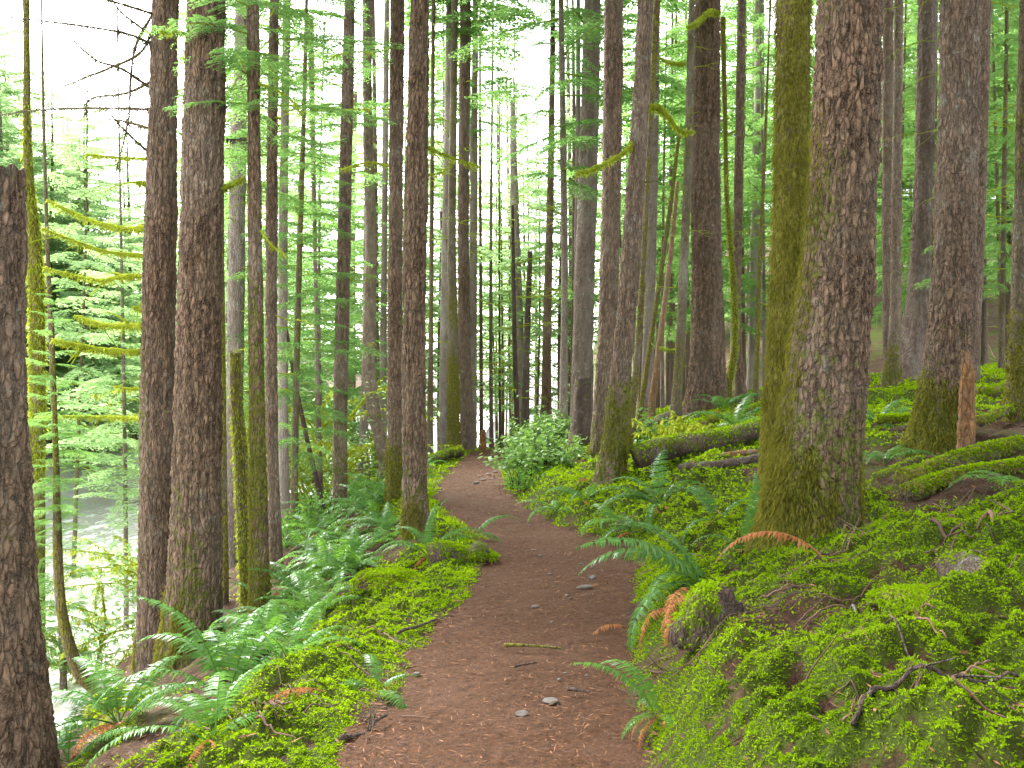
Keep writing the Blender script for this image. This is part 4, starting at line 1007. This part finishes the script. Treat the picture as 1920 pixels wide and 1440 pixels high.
# ------------------------------------------------------------------ shrubs
def leafy(label, px, py, d, rx, ry, rz, n, seed, L=.085, mat='salal', name='leafy_shrub', z0=0.):
    rng = np.random.default_rng(seed)
    b = wp(px, py, d); b[2] = hxy(b[0], d)
    root = thing(name, label, 'shrub', b)
    mb = MB(); lf = MB()
    for i in range(max(12, n // 28)):
        a = rng.uniform(0, 2 * pi); q = rng.random() ** .5
        o = np.array([math.cos(a) * rx * q * .7, math.sin(a) * ry * q * .7, -.05])
        top = np.array([math.cos(a) * rx * q, math.sin(a) * ry * q, rz * (1 - .75 * q * q) * rng.uniform(.4, 1.35)]) + rng.normal(size=3) * .09
        t = np.linspace(0, 1, 6)[:, None]
        C = o + (top - o) * t + np.array([0, 0, .12]) * np.sin(t * pi); V, F = tube(C, .006 * (1.2 - t[:, 0]), 4); mb.add(V, F)
        m = 28
        u = rng.uniform(.35, 1, m)[:, None]; P = o + (top - o) * u + rng.normal(size=(m, 3)) * .075
        P[:, 2] = np.maximum(P[:, 2], .02)
        D = rng.normal(size=(m, 3)); D[:, 2] = D[:, 2] * .3 - .1; D[:, :2] += (top - o)[:2] * .8
        S = np.tile([0, 0, 1.], (m, 1)) + rng.normal(size=(m, 3)) * .35
        D = nrm(D); ll = L * rng.uniform(.6, 1.3, (m, 1)); sd = nrm(np.cross(D, S)); ww = ll * .28
        dn = np.array([0, 0, -1.]) * ll * .12
        V = np.stack([P, P + D * ll * .3 + sd * ww, P + D * ll * .7 + sd * ww * .8, P + D * ll + dn, P + D * ll * .7 - sd * ww * .8, P + D * ll * .3 - sd * ww], 1).reshape(-1, 3)
        lf.add(V, np.arange(6 * m).reshape(-1, 6))
    obj('stem', mb.mesh('stem', M['deadwood']), root)
    obj('foliage', lf.mesh('foliage', M[mat], False), root)
    return root
leafy('glossy round-leaved shrub mounded on the right verge where the path crests', 1025, 925, 16.0, .92, 1., .52, 2500, 1, .1)
leafy('glossy-leaved shrub mound left of the pinkish trunk, farther up the verge', 1040, 830, 19.5, .9, 1.2, .64, 2100, 2, .1)
leafy('yellow-green low shrub at the right lip of the path crest', 985, 850, 22, .5, .8, .55, 1500, 3, .06, 'fern_light')
leafy('dark glossy shrub right of the leaning rough-barked trunk', 1222, 850, 14.8, .42, .4, .42, 1100, 4)
leafy('low light-green undergrowth under the arch of the round-leaved shrub', 985, 930, 14.6, .35, .6, .28, 900, 5, .045, 'fern_light')
for i, (px, py, d) in enumerate(((585, 985, 15.2), (650, 905, 18), (560, 1010, 14), (700, 890, 18.5))):
    leafy('light green low bush among the ferns of the left bank', px, py, d, .5, .5, .45, 900, 20 + i, .06, 'fern_light')['group'] = 'low bushes of the left bank'
#@@PART4
# ------------------------------------------------------------------ logs, stumps, sticks, stones
def log(label, p1, p2, r, mat='bark_mossy', moss=.45, sprigs=0, sag=0., d1=None, d2=None, lift=.6, name='fallen_log', seed=1, taper=.8, n=70, smat='moss', amp=.42, follow=.6, cat='log'):
    a = at(*p1) if d1 is None else wp(*p1, d1); b = at(*p2) if d2 is None else wp(*p2, d2)
    rng = np.random.default_rng(seed * 31 + 5)
    t = np.linspace(0, 1, n)[:, None]
    C = a + (b - a) * t
    gz = hsm(C[:, 0], C[:, 1])
    zl = np.linspace(hxy(*a[:2]), hxy(*b[:2]), n)
    C[:, 2] = follow * gz + (1 - follow) * zl + r * lift
    C[:, 2] += .25 * r * np.sin(t[:, 0] * 5 + seed); C[:, 1] += .5 * r * np.sin(t[:, 0] * 4 + seed)
    R = r * np.linspace(1, taper, n)
    V, F = tube(C, R, 22, amp, 3.5 / max(r, .05) * .16 + 2)
    base = np.array([(a[0] + b[0]) / 2, (a[1] + b[1]) / 2, C[n // 2, 2] - r])
    Nz = np.zeros(len(V)); Nz[:n * 22] = (V[:n * 22, 2] - np.repeat(C[:, 2], 22)) / np.repeat(R, 22)
    mo = moss + .45 * Nz + (fbm(V * 4, 3, seed) - .5) * .8
    body = obj(name, mesh(name, V - base, F, M[mat], {'moss': mo, 'pale': np.full(len(V), .25), 'furrow': fbm(V * 9, 3, seed)}), None, base)
    tag(body, label, cat)
    if sprigs:
        k = np.nonzero((Nz > -.1) & (mo > .35))[0]
        q = rng.choice(k, sprigs); P = V[q] + rng.normal(size=(sprigs, 3)) * r * .22
        cc = np.repeat(C, 22, 0)[np.minimum(q, n * 22 - 1)]
        nn = nrm(P - cc); P = cc + nn * (np.repeat(R, 22)[np.minimum(q, n * 22 - 1)] * 1.02)[:, None]
        L = .02 * (1 + .06 * a[1]); Vb, Fb = blades(P - base, nn + rng.normal(size=(sprigs, 3)) * .7, L * rng.uniform(.5, 1.5, sprigs), L * .5, rng, .3)
        obj('moss_cover', mesh('moss_cover', Vb, Fb, M[smat], None, False), body)
    return body
log('long mossy log lying across the slope left of the largest trunk', (1195, 872), (1450, 846), .15, 'deadwood', .28, 2300, d1=12.2, d2=12.6, seed=1, lift=1.5)
log('bare grey-brown branch log leaning in front of the long mossy log', (1275, 905), (1445, 855), .055, 'deadwood', -.1, 0, seed=2, d1=11.6, d2=11.2, lift=1.6)
log('pale purple-grey log behind the trunk cluster on the slope', (1180, 782), (1262, 764), .15, 'deadwood', .05, 0, seed=3, d1=17, d2=18)
log('grey weathered log right of the big furrowed trunk', (1370, 748), (1450, 736), .14, 'deadwood', .1, 300, seed=4, d1=19, d2=20)
log('thick mossy log at the right edge, upper one of two', (1690, 890), (1960, 838), .095, 'bark_mossy', .5, 2600, d1=8.6, d2=8.9, seed=5, lift=.8)
log('lower knobbly mossy log at the right edge in front of another', (1700, 915), (1925, 885), .075, 'bark_mossy', .45, 2000, d1=7.9, d2=8.1, seed=6, lift=.8)
log('dark rotten log half sunk in the moss at the lower right edge', (1790, 1165), (1990, 1290), .085, 'deadwood', .05, 500, d1=4.75, d2=3.9, seed=7, lift=.3)
log('slim bright-mossed branch arching from the foot of the stout scaly trunk', (1645, 735), (1735, 715), .055, 'bark_mossy', .95, 900, d1=11.5, d2=11.5, seed=8, lift=2.6, smat='moss')
log('mossy log right of the stout scaly trunk, under bare twigs', (1830, 720), (1905, 695), .08, 'bark_mossy', .8, 900, d1=13, d2=13.5, seed=9, lift=1.2)
log('dark log under the slim bright-mossed branch', (1640, 775), (1740, 745), .07, 'deadwood', -.1, 0, d1=11.8, d2=12.3, seed=10)
log('black decayed log with bright moss left of the path crest', (805, 872), (862, 835), .12, 'deadwood', .3, 900, d1=20, d2=21.5, seed=11, lift=1.1)
log('mossy diagonal pole fallen across the forest right of the path crest', (893, 745), (957, 822), .06, 'bark_mossy', .6, 0, d1=30, d2=28, seed=12)
log('orange-brown rotten slab before the stout scaly trunk', (1722, 862), (1790, 845), .035, 'rotten', -.5, 0, d1=8.5, d2=8.8, seed=13, lift=.9)
log('dark rotting log under ferns at the foot of the moss-speckled trunk', (815, 1062), (905, 1040), .13, 'deadwood', .25, 900, seed=14, lift=.4, d1=8.9, d2=9.2)
log('moss-covered limb on the slope between the big furrowed trunk and the log', (1330, 790), (1450, 745), .055, 'bark_mossy', .8, 700, d1=16.5, d2=17.5, seed=15, lift=1.1)
log('low mossy log stub right of the bare branch log', (1290, 880), (1345, 868), .08, 'bark_mossy', .7, 700, d1=11.9, d2=12.0, seed=16, lift=.5)
log('dark log across the fern bank at lower left', (395, 1300), (520, 1232), .05, 'deadwood', 0., 0, seed=17, lift=1.2)

log('thin mossy log slanting up the slope under the mossy tangle', (1225, 850), (1335, 806), .05, 'bark_mossy', .7, 500, d1=14, d2=15, seed=21, lift=1.)
log('short dark log at the right edge among the bare twigs', (1868, 985), (1980, 1012), .06, 'deadwood', .1, 200, d1=7.2, d2=7., seed=22, lift=.8)
log('dark half-buried limb on the slope right of the largest trunk', (1640, 905), (1735, 868), .045, 'deadwood', .25, 250, d1=9.2, d2=9.6, seed=23, lift=.8)
log('mossy broken limb behind the rotten orange stub', (1835, 765), (1925, 735), .06, 'bark_mossy', .55, 500, d1=11, d2=11.5, seed=24, lift=1.2)
log('reddish decayed limb between the long mossy log and the bare branch log', (1335, 872), (1420, 850), .04, 'rotten', .0, 0, d1=11.9, d2=11.9, seed=25, lift=1.2)
def mound(label, px, py, rx, ry, rz, seed, mat='bark_mossy', name='mossy_mound', sprigs=2500, cat='stump', dark=0., d=None, smat='moss', mo0=.55):
    rng = np.random.default_rng(seed)
    b = at(px, py) if d is None else wp(px, py, d); b[2] = hxy(b[0], b[1])
    th = np.linspace(0, 2 * pi, 48, endpoint=False); ph = np.linspace(-.25, pi / 2, 22)
    P_, T_ = np.meshgrid(ph, th, indexing='ij')
    V = np.stack([np.cos(P_) * np.cos(T_), np.cos(P_) * np.sin(T_), np.sin(P_)], -1).reshape(-1, 3)
    q = (fbm(V * 1.6 + seed, 3, seed) - .5) * .8 + (fbm(V * 6 + seed, 3, seed) - .5) * .3
    N = V.copy(); V = V * (1 + q)[:, None] * np.array([rx, ry, rz])
    i = np.arange(21)[:, None] * 48; j = np.arange(48)[None]; k = (j + 1) % 48
    F = np.stack([i + j, i + k, i + 48 + k, i + 48 + j], -1).reshape(-1, 4)
    mo = mo0 + .5 * N[:, 2] + (fbm(V * 9, 2, seed) - .5) - dark * (N[:, 0] > .2) * (N[:, 1] < .3)
    o = obj(name, mesh(name, V, F, M[mat], {'moss': mo, 'pale': np.zeros(len(V)), 'furrow': fbm(V * 14, 3)}), None, b)
    tag(o, label, cat)
    if sprigs:
        kk = np.nonzero((N[:, 2] > -.1) & (mo > .45))[0]; s = rng.choice(kk, sprigs)
        L = .018 * (1 + .06 * b[1])
        Pq = V[s] + rng.normal(size=(sprigs, 3)) * np.array([rx, ry, rz]) * .06
        Vb, Fb = blades(Pq, N[s] + rng.normal(size=(sprigs, 3)) * .6, L * rng.uniform(.5, 1.5, sprigs), L * .5, rng, .4)
        obj('moss_cover', mesh('moss_cover', Vb, Fb, M[smat], None, False), o)
    return o
mound('small dark-cut stump draped in moss at the right edge of the path', 1330, 1215, .17, .18, .22, 1, 'deadwood', 'mossy_stump', 1300, 'stump', 1.2, smat='moss', mo0=.36)
mound('rounded moss hummock in front of the bank ferns left of the path', 735, 1112, .26, .22, .10, 2, 'bark_mossy', 'moss_hummock', 4000, 'moss hummock')
mound('moss hummock beside the dark rotting log at the path', 880, 1050, .24, .2, .07, 3, 'bark_mossy', 'moss_hummock', 2600, 'moss hummock')
mound('moss hummock above the dark rotten log at lower right', 1740, 1150, .24, .2, .06, 5, 'bark_mossy', 'moss_hummock', 3500, 'moss hummock')
mound('moss hummock near the river at lower left', 240, 1300, .3, .25, .2, 6, 'bark_mossy', 'moss_hummock', 2500, 'moss hummock', 0, 7.6)

def stick(label, pts, r, mat='twig', group=None, name='fallen_stick', lift=.6, fork=False, wav=.012):
    mo_ = .1
    if mat == 'deadmoss': mat, mo_ = 'bark_mossy', .7
    P = np.array([at(*p) for p in pts]); S = spline(P, 18); rng = np.random.default_rng(int(pts[0][0] * 3 + pts[0][1]))
    ln = np.linalg.norm(P[-1] - P[0])
    S[:, :2] += np.cumsum(rng.normal(size=(18, 2)), 0) * wav * ln * .08
    S[:, 2] = hfull(S[:, 0], S[:, 1]) + r * lift + .012 + .02 * ln * np.sin(np.linspace(0, pi, 18)) + np.where(np.abs(S[:, 0] - pcx(S[:, 1])) < phw(S[:, 1]), .045, 0)
    mb = MB(); V, F = tube(S, r * np.linspace(1, .5, 18), 7, .35, 18.); mb.add(V, F)
    if fork:
        for q in range(2):
            i = rng.integers(4, 13); a = rng.uniform(-1, 1); D = S[min(i + 4, 17)] - S[i]
            D = np.array([D[0] * math.cos(a) - D[1] * math.sin(a), D[0] * math.sin(a) + D[1] * math.cos(a), abs(D[2]) + .02])
            V, F = tube(S[i] + D * np.linspace(0, 1, 6)[:, None] * 1.2, r * .5 * np.linspace(1, .4, 6), 5); mb.add(V, F)
    V, F = mb.arr(); b = S[0]
    n_ = len(V)
    o = obj(name, mesh(name, V - b, F, M[mat], {'moss': np.full(n_, mo_), 'pale': np.full(n_, .2), 'furrow': np.full(n_, .5)}), None, b)
    return tag(o, label, 'stick', group)
stick('black crooked stick poking from the left moss onto the path', [(745, 1196), (790, 1182), (820, 1162)], .012, 'deadwood')
stick('dark forked stick with an orange piece at the lower left edge of the path', [(640, 1392), (690, 1370), (725, 1352)], .013, 'deadwood', fork=True)
stick('short orange twig lying at the left edge of the path near the tiny fern', [(755, 1348), (780, 1349), (808, 1352)], .006)
stick('green mossy twig lying across the middle of the path', [(945, 1214), (990, 1217), (1052, 1220)], .013, 'deadmoss')
stick('small bark-brown stick in the middle of the path', [(965, 1254), (985, 1251), (1008, 1246)], .008, 'deadwood')
stick('dark stub of wood near the right edge of the path', [(1065, 1297), (1085, 1300), (1106, 1303)], .012, 'deadwood')
stick('long arching reddish stick on the slope right of the largest trunk', [(1530, 1040), (1610, 1005), (1700, 975), (1765, 968)], .011)
stick('pale stick on the bare slope right of the largest trunk', [(1745, 1028), (1790, 1033), (1822, 1026)], .012)
stick('peeled orange stick farther right on the bare slope', [(1835, 1035), (1860, 1050), (1870, 1056)], .014)
stick('long dark curved stick across the moss at lower right', [(1625, 1400), (1720, 1345), (1830, 1320), (1960, 1280)], .010, 'deadwood', fork=True)
stick('dark root-like stick along the bottom edge at right', [(1600, 1432), (1640, 1390), (1650, 1370)], .009, 'deadwood')
stick('thin grey stick lying over the moss in the right foreground', [(1555, 1268), (1640, 1270), (1740, 1305)], .006, 'deadwood')
stick('white-flecked short stick standing out in the right moss', [(1596, 1150), (1604, 1170), (1612, 1185)], .008, 'stone')
stick('forked bare dead branch beyond the stout scaly trunk at right', [(1830, 600), (1870, 680), (1900, 640)], .02, fork=True)
rng = np.random.default_rng(77)
for i in range(80):
    u = rng.random()
    px, py = (rng.uniform(1420, 1915), rng.uniform(930, 1420)) if u < .62 else ((rng.uniform(1180, 1500), rng.uniform(900, 1300)) if u < .8 else (rng.uniform(430, 720), rng.uniform(1180, 1420)))
    if px < 900: lab, gr = 'thin dead twig on the moss left of the path', 'twigs on the left moss'
    elif py > 1090: lab, gr = 'thin dead twig on the green moss of the right foreground', 'twigs on the right moss'
    else: lab, gr = 'thin dead twig on the needle-strewn slope around the largest trunk', 'twigs on the bare slope'
    l = rng.uniform(40, 150); a = rng.uniform(-.7, .5)
    stick(lab, [(px - l / 2 * math.cos(a), py - l / 2 * math.sin(a)), (px, py + rng.uniform(-6, 6)), (px + l / 2 * math.cos(a), py + l / 2 * math.sin(a))], rng.uniform(.0025, .007), group=gr, name='twig', fork=rng.random() < .5)

def stone_mesh(seed):
    import bmesh
    bm = bmesh.new(); bmesh.ops.create_icosphere(bm, subdivisions=3, radius=1)
    V = np.array([v.co[:] for v in bm.verts]); q = (fbm(V * 1.1 + seed * 5, 3, seed) - .5) * 1.1
    V = V * (1 + q)[:, None]; F = np.array([[v.index for v in f.verts] for f in bm.faces]); bm.free()
    return V, F
STN = [stone_mesh(i) for i in range(4)]
STM = [mesh('stone', v, f, M['stone']) for v, f in STN]; RKM = [mesh('river_rock', v, f, M['rock']) for v, f in STN]
def stone(label, px, py, w, group=None, flat=.45, name='stone'):
    b = at(px, py); r = w / 2 / FPX * b[1]
    b[2] = b[2] + (.045 if abs(b[0] - pcx(b[1])) < phw(b[1]) else 0)
    tag(obj(name, STM[int(px) % 4], None, b, (0, 0, px), (r, r * .8, r * flat)), label, 'stone', group)
stone('flat grey stone bedded in the path in the foreground', 978, 1336, 34, flat=.2)
stone('paler flat stone right of the flat grey one in the path', 1032, 1312, 34, flat=.2)
stone('round pale stone at the right edge of the path by the bend', 1110, 1082, 20)
stone('flat pale stone below the round one at the right edge of the path', 1097, 1100, 28, flat=.25)
stone('dark wood-brown lump in the middle of the path', 1003, 1137, 16)
stone('small pale stone at the left edge of the path', 782, 1262, 14)
for px, py in ((1090, 1056), (1110, 1063), (1145, 1035), (1000, 1030), (1013, 1041), (1070, 1120), (1035, 1165), (1063, 1115), (1100, 1265), (1060, 1260), (1048, 1272), (995, 985), (1030, 1075)):
    stone('small grey pebble strewn on the near stretch of path', px, py, 8, 'pebbles on the near path')
for px, py in ((900, 893), (915, 889), (905, 900), (928, 885), (893, 905), (940, 872), (922, 898)):
    stone('grey pebble strewn on the far stretch of path near the crest', px, py, 12, 'pebbles on the far path')
rng = np.random.default_rng(5)
k = 0
while k < 60:
    d = rng.uniform(11.5, 30); tl = rng.uniform(4.6, 8.5) if rng.random() < .7 else rng.uniform(8, 21)
    x = pcx(d) - phw(d) - tl
    px = x / d * FPX + CX
    if not (-60 < px < 720): continue
    r = rng.uniform(.08, .32); z = max(hxy(x, d), WATER - .05)
    tag(obj('river_rock', RKM[k % 4], None, (x, d, z + r * .1), (rng.uniform(-.3, .3), 0, rng.uniform(0, 6)), (r, r * rng.uniform(.6, 1), r * .6)), 'pale rock along the bright edge of the river', 'rock', 'rocks along the river')
    k += 1

# unseen trees of the stand, added around the camera to shade the foreground
for i, (x, y) in enumerate(((4.5, -2), (7.5, 2.5), (-3.2, -5), (1.6, -7), (9.5, 7), (6.5, -6.5), (-1.5, -11), (5, -12), (11, -1), (-5.5, -9), (12.5, 11), (3, 2.2 - 5.5))):
    r_ = far_tree(0, y, 'unseen tall conifer of the stand, added to shade the foreground', 'unseen conifers added for shade', 1.15, CTOP, 11, 1.25, gx=x, trunk_i=i % 2)
# ------------------------------------------------------------------ light, sky, camera
el, az = radians(46), math.atan2(-.6, .8)
w = bpy.data.worlds.new('World'); SC.world = w; w.use_nodes = True
t = w.node_tree; t.nodes.clear()
sky = t.nodes.new('ShaderNodeTexSky'); sky.sky_type = 'NISHITA'; sky.sun_disc = False
sky.sun_elevation = el; sky.sun_rotation = az; sky.air_density = 1.; sky.dust_density = 3.
hsv = t.nodes.new('ShaderNodeHueSaturation'); hsv.inputs['Saturation'].default_value = .22
bg = t.nodes.new('ShaderNodeBackground'); bg.inputs[1].default_value = .15
out = t.nodes.new('ShaderNodeOutputWorld')
t.links.new(sky.outputs[0], hsv.inputs['Color']); t.links.new(hsv.outputs[0], bg.inputs[0]); t.links.new(bg.outputs[0], out.inputs[0])
L = bpy.data.lights.new('sun', 'SUN'); L.energy = 1.5; L.angle = radians(25); L.color = (1, .96, .88)
so = bpy.data.objects.new('sun', L); COL.objects.link(so)
from mathutils import Vector
dirv = Vector((math.sin(az) * math.cos(el), math.cos(az) * math.cos(el), math.sin(el)))
so.rotation_euler = dirv.to_track_quat('Z', 'Y').to_euler()
cam = bpy.data.cameras.new('camera'); cam.sensor_width = 36; cam.lens = 36 * FPX / 1920; cam.clip_end = 1000; cam.clip_start = .05
co = bpy.data.objects.new('camera', cam); COL.objects.link(co); co.location = (0, 0, CAMH); co.rotation_euler = (pi / 2, 0, 0)
SC.camera = co
SC.view_settings.view_transform = 'Standard'; SC.view_settings.look = 'None'; SC.view_settings.gamma = 1; SC.view_settings.exposure = 3.05
cy = SC.cycles
cy.max_bounces = 4; cy.diffuse_bounces = 2; cy.glossy_bounces = 2; cy.transmission_bounces = 3; cy.transparent_max_bounces = 4
cy.sample_clamp_indirect = 4.; cy.use_denoising = True
